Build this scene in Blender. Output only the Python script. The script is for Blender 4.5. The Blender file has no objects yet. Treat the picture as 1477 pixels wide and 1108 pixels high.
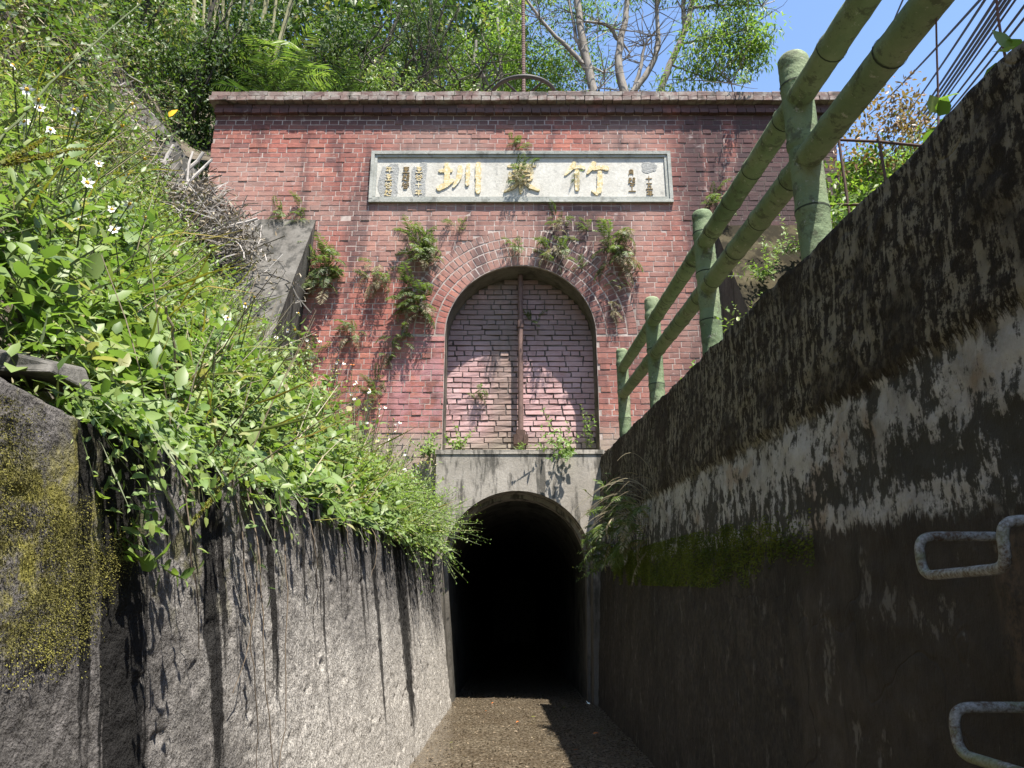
import bpy, bmesh, math, random
import numpy as np
from mathutils import Vector, Matrix
R = random.Random(7)
G = np.random.default_rng(11)
sc = bpy.context.scene
COL = sc.collection

# ------------------------------------------------------------------ camera, sky, sun, exposure
cd = bpy.data.cameras.new('camera'); cam = bpy.data.objects.new('camera', cd); COL.objects.link(cam)
cam.location = (0, 0, 0.86); cam.rotation_euler = (math.radians(90 + 16.9), 0, 0)
cd.sensor_width = 36; cd.lens = 26.69; cd.clip_start = 0.05; cd.clip_end = 500
sc.camera = cam
SUN = Vector((0.235, -0.35, 1.0)).normalized()
w = bpy.data.worlds.new('World'); sc.world = w; w.use_nodes = True
wn = w.node_tree
sky = wn.nodes.new('ShaderNodeTexSky'); sky.sky_type = 'NISHITA'; sky.sun_disc = False
sky.sun_elevation = math.asin(SUN.z); sky.sun_rotation = math.atan2(SUN.x, SUN.y)
sky.air_density = 1.0; sky.dust_density = 0.6; sky.ozone_density = 3.2
bg = wn.nodes['Background']; bg.inputs['Strength'].default_value = 0.12
wn.links.new(sky.outputs[0], bg.inputs['Color'])
sl = bpy.data.lights.new('sun', 'SUN'); sl.energy = 5.0; sl.angle = math.radians(0.5); sl.color = (1.0, 0.95, 0.87)
so = bpy.data.objects.new('sun', sl); COL.objects.link(so); so.location = (5, -8, 22)
so.rotation_euler = SUN.to_track_quat('Z', 'Y').to_euler()
sc.view_settings.view_transform = 'Standard'; sc.view_settings.look = 'None'
sc.view_settings.exposure = 1.45; sc.view_settings.gamma = 1.0; sc.view_settings.use_curve_mapping = False
sc.cycles.max_bounces = 6; sc.cycles.transparent_max_bounces = 4

# ------------------------------------------------------------------ shader helper
class S:
    def __init__(s, name):
        s.m = bpy.data.materials.new(name); s.m.use_nodes = True; s.t = s.m.node_tree
        s.b = s.t.nodes['Principled BSDF']; s.out = s.t.nodes['Material Output']
    def n(s, ty, **kw):
        x = s.t.nodes.new(ty)
        for k, v in kw.items(): setattr(x, k, v)
        return x
    def put(s, sock, v):
        if isinstance(v, bpy.types.NodeSocket): s.t.links.new(v, sock)
        elif v is not None:
            if isinstance(v, tuple) and len(v) == 3 and sock.type == 'RGBA': v = (*v, 1)
            sock.default_value = v
    def pos(s, scale=(1, 1, 1), obj=False):
        if obj: p = s.n('ShaderNodeTexCoord').outputs['Object']
        else: p = s.n('ShaderNodeNewGeometry').outputs['Position']
        if scale == (1, 1, 1): return p
        m = s.n('ShaderNodeMapping'); s.put(m.inputs['Vector'], p); m.inputs['Scale'].default_value = scale
        return m.outputs[0]
    def xyz(s):
        x = s.n('ShaderNodeSeparateXYZ'); s.put(x.inputs[0], s.pos()); return x.outputs
    def noise(s, scale, detail=5, rough=.6, vec=None):
        x = s.n('ShaderNodeTexNoise'); s.put(x.inputs['Vector'], vec or s.pos())
        x.inputs['Scale'].default_value = scale; x.inputs['Detail'].default_value = detail; x.inputs['Roughness'].default_value = rough
        return x.outputs['Fac']
    def voro(s, scale, vec=None, feature='F1'):
        x = s.n('ShaderNodeTexVoronoi', feature=feature); s.put(x.inputs['Vector'], vec or s.pos()); x.inputs['Scale'].default_value = scale
        return x.outputs['Distance']
    def ramp(s, f, stops):
        x = s.n('ShaderNodeValToRGB'); e = x.color_ramp.elements
        while len(e) < len(stops): e.new(0.5)
        for i, (p, c) in enumerate(stops): e[i].position = p; e[i].color = (*c, 1)
        s.put(x.inputs[0], f); return x.outputs[0]
    def mix(s, f, a, b, blend='MIX'):
        x = s.n('ShaderNodeMix', data_type='RGBA', blend_type=blend)
        s.put(x.inputs[0], f); s.put(x.inputs[6], a); s.put(x.inputs[7], b); return x.outputs[2]
    def math(s, op, a, b=None, c=None):
        x = s.n('ShaderNodeMath', operation=op)
        for i, v in enumerate((a, b, c)):
            if v is not None: s.put(x.inputs[i], v)
        return x.outputs[0]
    def step(s, v, a, b, lo=0., hi=1.):
        x = s.n('ShaderNodeMapRange', interpolation_type='SMOOTHSTEP')
        if a > b: a, b, lo, hi = b, a, hi, lo
        s.put(x.inputs[0], v)
        for i, q in enumerate((a, b, lo, hi)): x.inputs[i + 1].default_value = q
        return x.outputs[0]
    def mul(s, *v):
        r = v[0]
        for q in v[1:]: r = s.math('MULTIPLY', r, q)
        return r
    def attr(s, name='rnd'):
        return s.n('ShaderNodeAttribute', attribute_name=name).outputs['Fac']
    def orand(s): return s.n('ShaderNodeObjectInfo').outputs['Random']
    def bump(s, h, strength=.5, dist=.01, normal=None):
        x = s.n('ShaderNodeBump'); x.inputs['Strength'].default_value = strength; x.inputs['Distance'].default_value = dist
        s.put(x.inputs['Height'], h)
        if normal: s.put(x.inputs['Normal'], normal)
        return x.outputs[0]
    def fin(s, col, rough=.85, normal=None, spec=.3, metal=0.):
        s.put(s.b.inputs['Base Color'], col); s.put(s.b.inputs['Roughness'], rough)
        s.b.inputs['Specular IOR Level'].default_value = spec; s.b.inputs['Metallic'].default_value = metal
        if normal: s.put(s.b.inputs['Normal'], normal)
        return s.m

def brick_mat(name, rnd, stops, infill=False):
    s = S(name); r = s.attr() if rnd == 'attr' else s.orand()
    P = s.xyz(); X, Z = P[0], P[2]
    c = s.ramp(r, stops)
    c = s.mix(.55, c, s.ramp(s.noise(26, 5, .7), [(.3, (.45, .42, .42)), (.55, (1, 1, 1)), (.75, (1.3, 1.2, 1.15))]), 'MULTIPLY')
    streak = s.noise(1.0, 6, .6, s.pos((3.2, 1, .45)))
    blot = s.noise(1.6, 6, .65)
    if not infill:
        wash = s.mul(s.step(s.noise(.8, 4, .5),   .43, .67), .46); c = s.mix(wash, c, (.40, .30, .255))
        dust = s.mul(s.step(s.noise(.55, 6, .65), .42, .62), .34); c = s.mix(dust, c, (.21, .14, .12))
        # dark algae: right side, centre band under the plaque; also darker towards the top courses
        dk = s.mul(s.step(X, 1.7, 2.3), s.step(streak, .28, .50))
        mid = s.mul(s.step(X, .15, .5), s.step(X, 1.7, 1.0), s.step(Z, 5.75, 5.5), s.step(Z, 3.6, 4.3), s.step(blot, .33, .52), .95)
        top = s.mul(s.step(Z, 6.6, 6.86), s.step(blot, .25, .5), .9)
        side = s.mul(s.step(streak, .50, .64), .7)
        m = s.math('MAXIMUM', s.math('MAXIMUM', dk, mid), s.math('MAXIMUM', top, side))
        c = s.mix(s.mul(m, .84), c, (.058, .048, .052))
        pk = s.mul(s.step(X, -1.75, -1.2), s.step(X, -.6, -.8), s.step(Z, 4.3, 3.6), s.step(s.noise(5, 5), .36, .6))
        c = s.mix(s.mul(pk, .7), c, (.42, .22, .23))
        low = s.mul(s.step(Z, 2.95, 2.65), .75); c = s.mix(low, c, (.30, .27, .22))
        pat = s.mul(s.step(s.noise(7, 6, .7), .6, .72), .4); c = s.mix(pat, c, (.48, .42, .40))
    else:
        ef = s.step(s.noise(4.5, 6, .7), .36, .62); c = s.mix(s.math('MULTIPLY_ADD', ef, .30, .42), c, (.56, .40, .395))
        grn = s.mul(s.step(X, -.42, -.12), s.step(X, .14, -.02), s.step(streak, .25, .5), .5); c = s.mix(grn, c, (.16, .15, .10))
        up = s.mul(s.step(Z, 3.7, 4.1), s.step(blot, .3, .5), .6); c = s.mix(up, c, (.17, .14, .13))
        lo = s.mul(s.step(Z, 2.95, 2.65), .7); c = s.mix(lo, c, (.27, .25, .19))
    h = s.noise(70, 6, .7)
    return s.fin(c, .9, s.bump(h, .6, .006), .03)

BR = [(.0, (.23, .094, .080)), (.2, (.31, .120, .098)), (.45, (.38, .148, .118)), (.6, (.29, .120, .103)), (.85, (.44, .180, .135)), (1, (.21, .106, .098))]
BI = [(.0, (.27, .12, .11)), (.3, (.33, .16, .145)), (.6, (.25, .11, .10)), (1, (.36, .19, .175))]
m_brick = brick_mat('brick_loose', 'obj', BR); m_brick_a = brick_mat('brick_coursed', 'attr', BR)
m_inf = brick_mat('infill_brick', 'obj', BI, True); m_inf_a = brick_mat('infill_brick_coursed', 'attr', BI, True)

def coping_mat():
    s = S('coping_brick'); c = s.ramp(s.orand(), [(0, (.16, .10, .09)), (.5, (.22, .16, .14)), (1, (.13, .10, .095))])
    n = s.noise(9, 6, .7); c = s.mix(s.step(n, .42, .66), c, (.30, .27, .24)); c = s.mix(s.mul(s.step(s.noise(4, 5), .55, .68), .8), c, (.05, .05, .04))
    return s.fin(c, .95, s.bump(s.noise(60, 6), .6, .006), .2)
m_cop = coping_mat()

def mortar_mat():
    s = S('lime_mortar'); P = s.xyz()
    c = s.ramp(s.noise(14, 5), [(.3, (.30, .235, .21)), (.6, (.47, .40, .36)), (.8, (.57, .50, .46))])
    st = s.noise(1, 6, .6, s.pos((3.2, 1, .45)))
    d = s.math('MAXIMUM', s.mul(s.step(P[0], 1.75, 2.35), s.step(st, .38, .52)), s.step(s.noise(2.2, 6, .65), .56, .7))
    d = s.math('MAXIMUM', d, s.mul(s.step(P[2], 5.0, 4.2), s.step(s.noise(2.5, 5), .4, .6), .55))
    c = s.mix(s.mul(d, .85), c, (.06, .05, .045))
    return s.fin(c, .95, s.bump(s.noise(90, 4), .4, .005), .03)
m_mortar = mortar_mat()

def concrete(name, a, b, dark, dscale=2.2, thr=(.5, .62), sx=(4, 4, .6), amount=.8):
    s = S(name)
    c = s.ramp(s.noise(3.5, 8, .65), [(.3, a), (.7, b)])
    c = s.mix(.5, c, s.ramp(s.noise(38, 6, .7), [(.3, (.55, .55, .55)), (.6, (1, 1, 1))]), 'MULTIPLY')
    st = s.noise(dscale, 7, .65, s.pos(sx)); c = s.mix(s.mul(s.step(st, *thr), amount), c, dark)
    h = s.math('ADD', s.mul(s.noise(30, 8, .7), 1.), s.mul(s.noise(120, 3), .4))
    return s.fin(c, .95, s.bump(h, .5, .008), .03)
m_head = concrete('headwall_concrete', (.27, .245, .21), (.40, .365, .32), (.05, .048, .042), 2.4, (.47, .60), (4, 4, .8), .8)
m_head.name = 'headwall_concrete'
m_wing = concrete('wing_concrete', (.085, .08, .07), (.17, .16, .145), (.035, .035, .032), 1.6, (.45, .62), (5, 5, .5), .8)
m_mossyw = concrete('mossy_concrete', (.04, .034, .022), (.085, .072, .045), (.018, .016, .012), 2., (.42, .56), (3, 3, 1.2), .8)
m_plq = concrete('plaque_stone', (.46, .44, .39), (.62, .60, .54), (.20, .195, .18), 3.5, (.56, .70), (2, 2, 1.2), .55)
m_plf = concrete('plaque_frame_stone', (.30, .31, .28), (.44, .44, .40), (.10, .10, .09), 3.5, (.52, .66), (2, 2, 1.5), .6)
m_soffit = concrete('soffit_render', (.11, .10, .085), (.22, .20, .17), (.05, .045, .04), 2., (.5, .66), (2, 2, 2), .7)
m_joint = concrete('old_infill_mortar', (.10, .085, .075), (.20, .17, .155), (.04, .035, .03), 3., (.5, .62), (2, 2, 2), .6)
m_tun = concrete('tunnel_lining', (.05, .05, .045), (.10, .10, .09), (.02, .02, .02), 2., (.5, .6), (2, 1, 1), .6)

def darken_low(m, z0, z1, col, amt):
    """old damp staining rising from the ground, mixed over a material's colour"""
    s = S.__new__(S); s.m = m; s.t = m.node_tree; s.b = s.t.nodes['Principled BSDF']
    old = s.b.inputs['Base Color'].links[0].from_socket; Z = s.xyz()[2]; wob = s.math('MULTIPLY_ADD', s.noise(4, 6, .7), .7, -.35)
    s.put(s.b.inputs['Base Color'], s.mix(s.mul(s.step(s.math('ADD', Z, wob), z1, z0), amt), old, col))
darken_low(m_head, .9, 1.7, (.045, .042, .036), .75)
def plaque_erode_mat():
    s = S('plaque_erosion'); c = s.ramp(s.noise(30, 6, .7), [(.3, (.20, .20, .19)), (.6, (.36, .36, .34)), (.8, (.48, .44, .36))])
    return s.fin(c, .95, s.bump(s.noise(55, 6), .9, .01), .2)
m_erode = plaque_erode_mat()

def gold_mat():
    s = S('gold_paint'); n = s.noise(28, 6, .7)
    c = s.ramp(n, [(.3, (.36, .28, .15)), (.48, (.55, .44, .22)), (.60, (.58, .54, .44))])
    c = s.mix(s.mul(s.step(s.noise(45, 4), .60, .68), .6), c, (.2, .15, .08))
    return s.fin(c, .75, s.bump(s.noise(60, 5), .5, .004), .3)
m_gold = gold_mat()
def plain(name, col, rough=.8, var=.35, sc_=20, metal=0., spec=.3, bump=.3):
    s = S(name); c = s.mix(var, col, s.ramp(s.noise(sc_, 6, .7), [(.3, (.3, .3, .3)), (.55, (1, 1, 1)), (.75, (1.5, 1.45, 1.4))]), 'MULTIPLY')
    return s.fin(c, rough, s.bump(s.noise(sc_ * 3, 5), bump, .004), spec, metal)
m_glyph = plain('old_incised_ink', (.22, .16, .08), .9)
m_rust = plain('rusty_iron', (.085, .05, .038), .8, .6, 25)
m_rod = plain('weathered_iron_rod', (.16, .10, .085), .8, .6, 12)
m_root = plain('dry_root', (.13, .10, .07), .9)
m_vine = plain('purple_vine_stem', (.16, .10, .10), .7)
m_dkiron = plain('dark_iron', (.05, .045, .04), .6, .5, 20)

def step_iron_mat():
    s = S('galvanised_step_iron'); n = s.math('ADD', s.mul(s.noise(40, 6, .75), .6), s.mul(s.noise(160, 4), .4))
    c = s.ramp(n, [(.40, (.09, .06, .038)), (.48, (.17, .172, .155)), (.60, (.30, .31, .30))])
    c = s.mix(s.mul(s.step(s.noise(9, 5), .5, .6), .6), c, (.16, .20, .09))
    return s.fin(c, .6, s.bump(s.noise(110, 5, .7), .9, .003), .3)
m_step = step_iron_mat()

def bamboo_mat():
    s = S('green_painted_concrete_bamboo')
    c = s.ramp(s.noise(3, 6, .6), [(.3, (.10, .145, .08)), (.5, (.165, .215, .12)), (.72, (.26, .29, .18))])
    c = s.mix(s.mul(s.step(s.noise(14, 8, .75), .52, .60), .7), c, (.075, .08, .055))
    c = s.mix(s.mul(s.step(s.noise(30, 7, .75), .60, .65), .85), c, (.34, .34, .29))
    return s.fin(c, .85, s.bump(s.math('ADD', s.noise(45, 6, .7), s.noise(9, 4)), .7, .008), .2)
m_bam = bamboo_mat()
m_ring = plain('bamboo_joint_line', (.035, .045, .03), .9)

def leaf_mat(name, stops, trans=.35, rough=.45, rndobj=False):
    s = S(name); c = s.ramp(s.attr(), stops)
    if rndobj:
        c = s.mix(s.mul(s.orand(), .45), c, (.10, .12, .03))
    s.put(s.b.inputs['Base Color'], c); s.b.inputs['Roughness'].default_value = rough; s.b.inputs['Specular IOR Level'].default_value = .3
    t = s.n('ShaderNodeBsdfTranslucent'); s.put(t.inputs[0], s.mix(1., c, (1.25, 1.45, .6), 'MULTIPLY'))
    x = s.n('ShaderNodeMixShader'); x.inputs[0].default_value = trans
    s.t.links.new(s.b.outputs[0], x.inputs[1]); s.t.links.new(t.outputs[0], x.inputs[2]); s.t.links.new(x.outputs[0], s.out.inputs[0])
    return s.m
m_leaf = leaf_mat('weed_leaf', [(0, (.065, .115, .035)), (.35, (.135, .20, .06)), (.7, (.195, .255, .085)), (.93, (.26, .285, .11)), (1, (.32, .28, .15))])
m_leaf2 = leaf_mat('bright_leaf', [(0, (.10, .17, .04)), (.5, (.155, .235, .06)), (1, (.23, .28, .085))], .4)
m_leafd = leaf_mat('dark_leaf', [(0, (.025, .05, .016)), (.5, (.05, .088, .026)), (.85, (.085, .13, .035)), (1, (.15, .17, .05))], .3, .65)
m_hill = leaf_mat('hillside_leaf', [(0, (.04, .075, .022)), (.5, (.085, .135, .035)), (.8, (.13, .18, .05)), (1, (.25, .22, .11))], .35)
m_tree = leaf_mat('tree_leaf', [(0, (.09, .15, .03)), (.5, (.145, .22, .045)), (1, (.21, .28, .07))], .5)
m_yel = leaf_mat('yellowing_leaf', [(0, (.10, .13, .03)), (.5, (.17, .18, .04)), (1, (.28, .20, .05))], .4)
m_redleaf = leaf_mat('reddish_leaf', [(0, (.12, .12, .05)), (.5, (.22, .13, .07)), (1, (.30, .18, .10))], .3)
m_fern = leaf_mat('fern_frond', [(0, (.07, .11, .04)), (.5, (.12, .16, .06)), (1, (.19, .21, .09))], .4)
m_fdead = leaf_mat('withered_frond', [(0, (.16, .13, .08)), (.5, (.26, .22, .14)), (1, (.36, .32, .23))], .25, .8)
m_dry = leaf_mat('dry_stalk', [(0, (.16, .12, .075)), (.5, (.26, .21, .14)), (1, (.38, .33, .25))], .05, .9)
m_litter = leaf_mat('brown_leaf_litter', [(0, (.03, .02, .012)), (.6, (.075, .055, .032)), (1, (.17, .13, .085))], .0, .7)
m_twig = leaf_mat('grey_twig', [(0, (.11, .095, .08)), (.5, (.22, .20, .175)), (1, (.40, .37, .34))], .0, .9)
m_stem = leaf_mat('green_stem', [(0, (.07, .10, .035)), (1, (.13, .15, .06))], .1)
m_petal = plain('white_petal', (.78, .78, .74), .6, .05)
m_ctr = plain('yellow_flower_centre', (.60, .36, .03), .7, .2)
m_orange = plain('orange_petal', (.60, .16, .03), .6, .2)
m_yleaf = plain('yellow_leaf', (.75, .42, .03), .5, .1)

def bark(name, a, b):
    s = S(name); c = s.ramp(s.noise(9, 7, .7, s.pos((1, 1, .4))), [(.35, a), (.65, b)])
    return s.fin(c, .9, s.bump(s.noise(30, 6, .7, s.pos((1, 1, .3))), .7, .01), .2)
m_bark = bark('pale_bark', (.13, .115, .095), (.30, .27, .235)); m_barkd = bark('dark_bark', (.035, .03, .025), (.08, .07, .055))
m_culm = bark('bamboo_culm', (.20, .19, .10), (.34, .31, .18))
m_cable = plain('black_cable', (.012, .012, .016), .6, .1)
m_moss_l = leaf_mat('yellow_moss', [(0, (.06, .055, .015)), (.5, (.13, .12, .026)), (1, (.20, .185, .04))], .1, .9)
m_moss_r = leaf_mat('green_moss', [(0, (.05, .07, .008)), (.5, (.085, .105, .012)), (1, (.13, .15, .02))], .1, .9)

def soil_mat():
    s = S('stony_soil'); c = s.ramp(s.noise(5, 8, .7), [(.3, (.06, .05, .035)), (.55, (.13, .11, .085)), (.75, (.22, .20, .17))])
    return s.fin(c, .95, s.bump(s.noise(18, 8, .7), 1., .04), .1)
m_soil = soil_mat()

def leftwall_mat():
    s = S('pebbledash_left_wall'); P = s.xyz(); Y, Z = P[1], P[2]
    gr = s.math('ADD', s.mul(s.noise(150, 2, .5), .5), s.mul(s.noise(70, 3, .6), .5)); n = s.noise(5, 8, .7)
    c = s.ramp(n, [(.3, (.30, .28, .25)), (.5, (.42, .39, .35)), (.72, (.52, .49, .44))])
    c = s.mix(.8, c, s.ramp(gr, [(.36, (.18, .18, .18)), (.48, (.75, .75, .75)), (.62, (1.35, 1.35, 1.35))]), 'MULTIPLY')
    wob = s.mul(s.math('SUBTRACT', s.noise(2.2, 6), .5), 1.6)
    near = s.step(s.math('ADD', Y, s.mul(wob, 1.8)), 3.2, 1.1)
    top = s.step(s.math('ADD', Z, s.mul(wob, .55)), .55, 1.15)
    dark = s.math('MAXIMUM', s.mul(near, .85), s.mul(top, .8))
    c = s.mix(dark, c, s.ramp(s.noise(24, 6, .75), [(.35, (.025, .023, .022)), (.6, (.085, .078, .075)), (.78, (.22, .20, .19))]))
    st = s.noise(1., 5, .6, s.pos((1, 7.5, .35)))
    thr = s.math('SUBTRACT', st, s.mul(s.math('SUBTRACT', 1.35, Z), .20))
    c = s.mix(s.mul(s.step(thr, .50, .56), .88), c, (.022, .021, .02))
    gm = s.mul(s.step(Y, 3.4, 1.6), s.step(Z, .75, 1.0), s.step(s.noise(9, 6, .7), .52, .64)); c = s.mix(s.mul(gm, .7), c, (.09, .085, .03))
    ms = s.mul(s.step(Y, .5, .9), s.step(s.math('ADD', Y, s.mul(wob, .5)), 1.55, 1.2), s.step(s.math('ADD', Z, s.mul(wob, .3)), .76, .92), s.step(s.math('ADD', Z, s.mul(wob, .3)), 1.18, 1.04), s.step(s.noise(16, 6, .75), .40, .58)); c = s.mix(s.mul(ms, .85), c, s.ramp(s.noise(60, 4), [(.3, (.10, .09, .02)), (.6, (.26, .235, .05))]))
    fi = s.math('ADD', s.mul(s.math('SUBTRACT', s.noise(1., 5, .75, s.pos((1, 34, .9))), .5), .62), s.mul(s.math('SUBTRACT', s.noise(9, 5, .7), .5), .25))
    band = None  # black streaks: leaf shadows painted into the colour, mixed with algae runs
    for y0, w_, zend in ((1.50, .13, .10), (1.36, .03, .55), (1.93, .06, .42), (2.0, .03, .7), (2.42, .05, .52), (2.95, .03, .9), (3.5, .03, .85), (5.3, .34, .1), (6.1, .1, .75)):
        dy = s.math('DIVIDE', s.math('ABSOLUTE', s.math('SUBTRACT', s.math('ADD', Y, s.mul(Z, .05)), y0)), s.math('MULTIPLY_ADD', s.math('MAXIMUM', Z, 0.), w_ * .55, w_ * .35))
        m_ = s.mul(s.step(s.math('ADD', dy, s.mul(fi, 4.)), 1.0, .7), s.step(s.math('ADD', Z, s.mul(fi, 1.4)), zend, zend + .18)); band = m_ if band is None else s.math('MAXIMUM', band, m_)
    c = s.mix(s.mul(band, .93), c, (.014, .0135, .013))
    h = s.math('ADD', s.math('ADD', s.mul(gr, .7), s.mul(s.noise(50, 6, .7), .9)), s.mul(s.noise(11, 6, .7), .9))
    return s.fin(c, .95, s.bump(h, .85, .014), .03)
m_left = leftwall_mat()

def rightwall_mat():
    s = S('stained_right_wall'); P = s.xyz(); Y, Z = P[1], P[2]
    drip = s.noise(1., 7, .7, s.pos((1, 9, 1.6))); n = s.noise(6, 8, .7); fine = s.noise(32, 6, .75)
    seam = s.math('SUBTRACT', Z, s.math('MULTIPLY_ADD', Y, .057, 1.31))
    low = s.math('SUBTRACT', Z, s.math('MULTIPLY_ADD', Y, .04, 1.0))
    n14 = s.noise(13, 7, .72)
    drip2 = s.noise(1., 6, .75, s.pos((1, 30, 3.5)))
    wob = s.math('ADD', s.mul(s.math('SUBTRACT', drip2, .5), .17), s.mul(s.math('SUBTRACT', n14, .5), .12)); wob2 = s.math('ADD', s.mul(s.math('SUBTRACT', drip2, .5), .15), s.mul(s.math('SUBTRACT', n14, .5), .11))
    upc = s.mix(s.mul(s.step(s.noise(2.6, 5, .6), .40, .56), s.step(s.math('ADD', s.mul(drip2, .42), s.math('ADD', s.mul(fine, .33), s.mul(n14, .25))), .492, .535), .8), s.mix(s.step(fine, .45, .6), (.017, .013, .008), (.050, .040, .026)), (.23, .21, .16))
    midc = s.ramp(n, [(.3, (.17, .16, .14)), (.5, (.34, .33, .31)), (.7, (.48, .47, .45))])
    midc = s.mix(s.mul(s.step(s.noise(3.4, 4), .56, .66), .6), midc, (.24, .165, .10))
    fr = s.math('DIVIDE', low, s.math('SUBTRACT', low, seam))
    thr = s.n('ShaderNodeFloatCurve'); cu = thr.mapping.curves[0]
    cu.points[0].location = (.0, .515); cu.points[1].location = (1., .500)
    for q in ((.12, .51), (.24, .480), (.45, .484), (.60, .506), (.85, .520)): cu.points.new(*q)
    thr.mapping.update(); s.put(thr.inputs['Value'], fr)
    nd = s.math('ADD', s.math('ADD', s.mul(s.noise(4.2, 5, .7), .27), s.mul(n14, .30)), s.math('ADD', s.mul(fine, .20), s.mul(drip2, .23)))
    nd = s.math('ADD', nd, s.mul(s.step(Y, 2.2, 1.2), .012))
    dkm = s.step(s.math('SUBTRACT', nd, thr.outputs[0]), -.018, .018); midc = s.mix(s.mul(dkm, .93), midc, (.026, .025, .019))
    lowc = s.ramp(s.noise(3., 8, .7), [(.34, (.026, .022, .017)), (.5, (.046, .039, .031)), (.66, (.072, .062, .05))])
    lowc = s.mix(s.mul(s.step(s.noise(4.6, 7, .7, s.pos((1, 1.6, .9))), .58, .63), .7), lowc, (.15, .14, .12))
    lowc = s.mix(s.mul(s.step(s.noise(2.0, 6, .6, s.pos((1, 5, .5))), .57, .66), .5), lowc, (.018, .017, .014))
    lowc = s.mix(s.mul(s.step(s.math('ADD', Y, s.mul(s.math('SUBTRACT', n14, .5), .5)), 2.5, 2.62), s.step(fine, .35, .6), .75), lowc, (.016, .0155, .014))
    c = s.mix(s.step(s.math('ADD', low, wob), -.012, .012), lowc, midc)
    c = s.mix(s.step(s.math('ADD', seam, wob2), -.012, .012), c, upc)
    for (yy_, zz_, ln_) in ((1.30, .93, .5), (1.27, .64, .45), (1.22, .93, .3)):      # rust runs below the step irons
        rr_ = s.mul(s.step(s.math('ABSOLUTE', s.math('SUBTRACT', s.math('ADD', Y, s.mul(s.math('SUBTRACT', drip2, .5), .12)), yy_ + .11)), .055, .01), s.step(Z, zz_ - ln_, zz_), s.step(Z, zz_ + .09, zz_ + .06), s.step(fine, .38, .6)); c = s.mix(s.mul(rr_, .7), c, (.12, .085, .055))
    crack = s.voro(.9, s.n('ShaderNodeVectorMath', operation='ADD').outputs[0], 'DISTANCE_TO_EDGE')
    vm = crack.node.inputs['Vector'].links[0].from_node; s.put(vm.inputs[0], s.pos())
    nz = s.n('ShaderNodeTexNoise'); nz.inputs['Scale'].default_value = 3; s.put(nz.inputs['Vector'], s.pos()); s.put(vm.inputs[1], nz.outputs['Color'])
    ck = s.step(crack, .0, .012, 1, 0); c = s.mix(s.mul(ck, s.step(s.noise(1.3, 3), .5, .62), .5), c, (.012, .011, .01))
    h = s.math('ADD', s.math('ADD', s.mul(fine, .8), s.mul(n, .9)), s.math('ADD', s.mul(ck, -.3), s.mul(s.math('SUBTRACT', nd, thr.outputs[0]), -4.)))
    return s.fin(c, .85, s.bump(h, .8, .014), .2)
m_right = rightwall_mat()

def floor_mat():
    s = S('wet_channel_bed'); 
    a = s.noise(52, 5, .7, s.pos((1, .45, 1))); b = s.noise(3, 5, .6)
    c = s.ramp(a, [(.34, (.042, .034, .023)), (.5, (.085, .068, .046)), (.62, (.14, .116, .083)), (.74, (.22, .19, .14))])
    c = s.mix(s.step(b, .35, .65), c, s.mix(.5, c, (.05, .036, .022)))
    h = s.math('ADD', s.noise(26, 5, .7, s.pos((1, .5, 1))), s.mul(s.noise(6, 4), .6))
    return s.fin(c, s.step(a, .35, .7, .16, .45), s.bump(h, .35, .010), .5)
m_floor = floor_mat()

# ------------------------------------------------------------------ mesh helpers
def mesh(name, V, Fs, mat, rnd=None, smooth=False):
    """V (n,3); Fs list of (m,k) index arrays; rnd list of per-face arrays matching Fs"""
    V = np.asarray(V, np.float32); Fs = [np.asarray(f, np.int32) for f in Fs if len(f)]
    me = bpy.data.meshes.new(name); me.vertices.add(len(V)); me.vertices.foreach_set('co', V.ravel())
    nl = sum(f.size for f in Fs); nf = sum(len(f) for f in Fs)
    me.loops.add(nl); me.polygons.add(nf)
    me.loops.foreach_set('vertex_index', np.concatenate([f.ravel() for f in Fs]))
    tot = np.concatenate([np.full(len(f), f.shape[1], np.int32) for f in Fs])
    st = np.concatenate([[0], np.cumsum(tot)[:-1]]).astype(np.int32)
    me.polygons.foreach_set('loop_start', st)
    if rnd is not None:
        a = me.attributes.new('rnd', 'FLOAT', 'FACE'); a.data.foreach_set('value', np.concatenate([np.asarray(q, np.float32) for q in rnd]))
    me.update(calc_edges=True); me.validate()
    n_ = len(me.polygons); flat = not smooth and any(f.shape[1] == 4 for f in Fs)
    me.polygons.foreach_set('use_smooth', np.full(n_, not flat))
    if mat: me.materials.append(mat)
    return me

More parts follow.
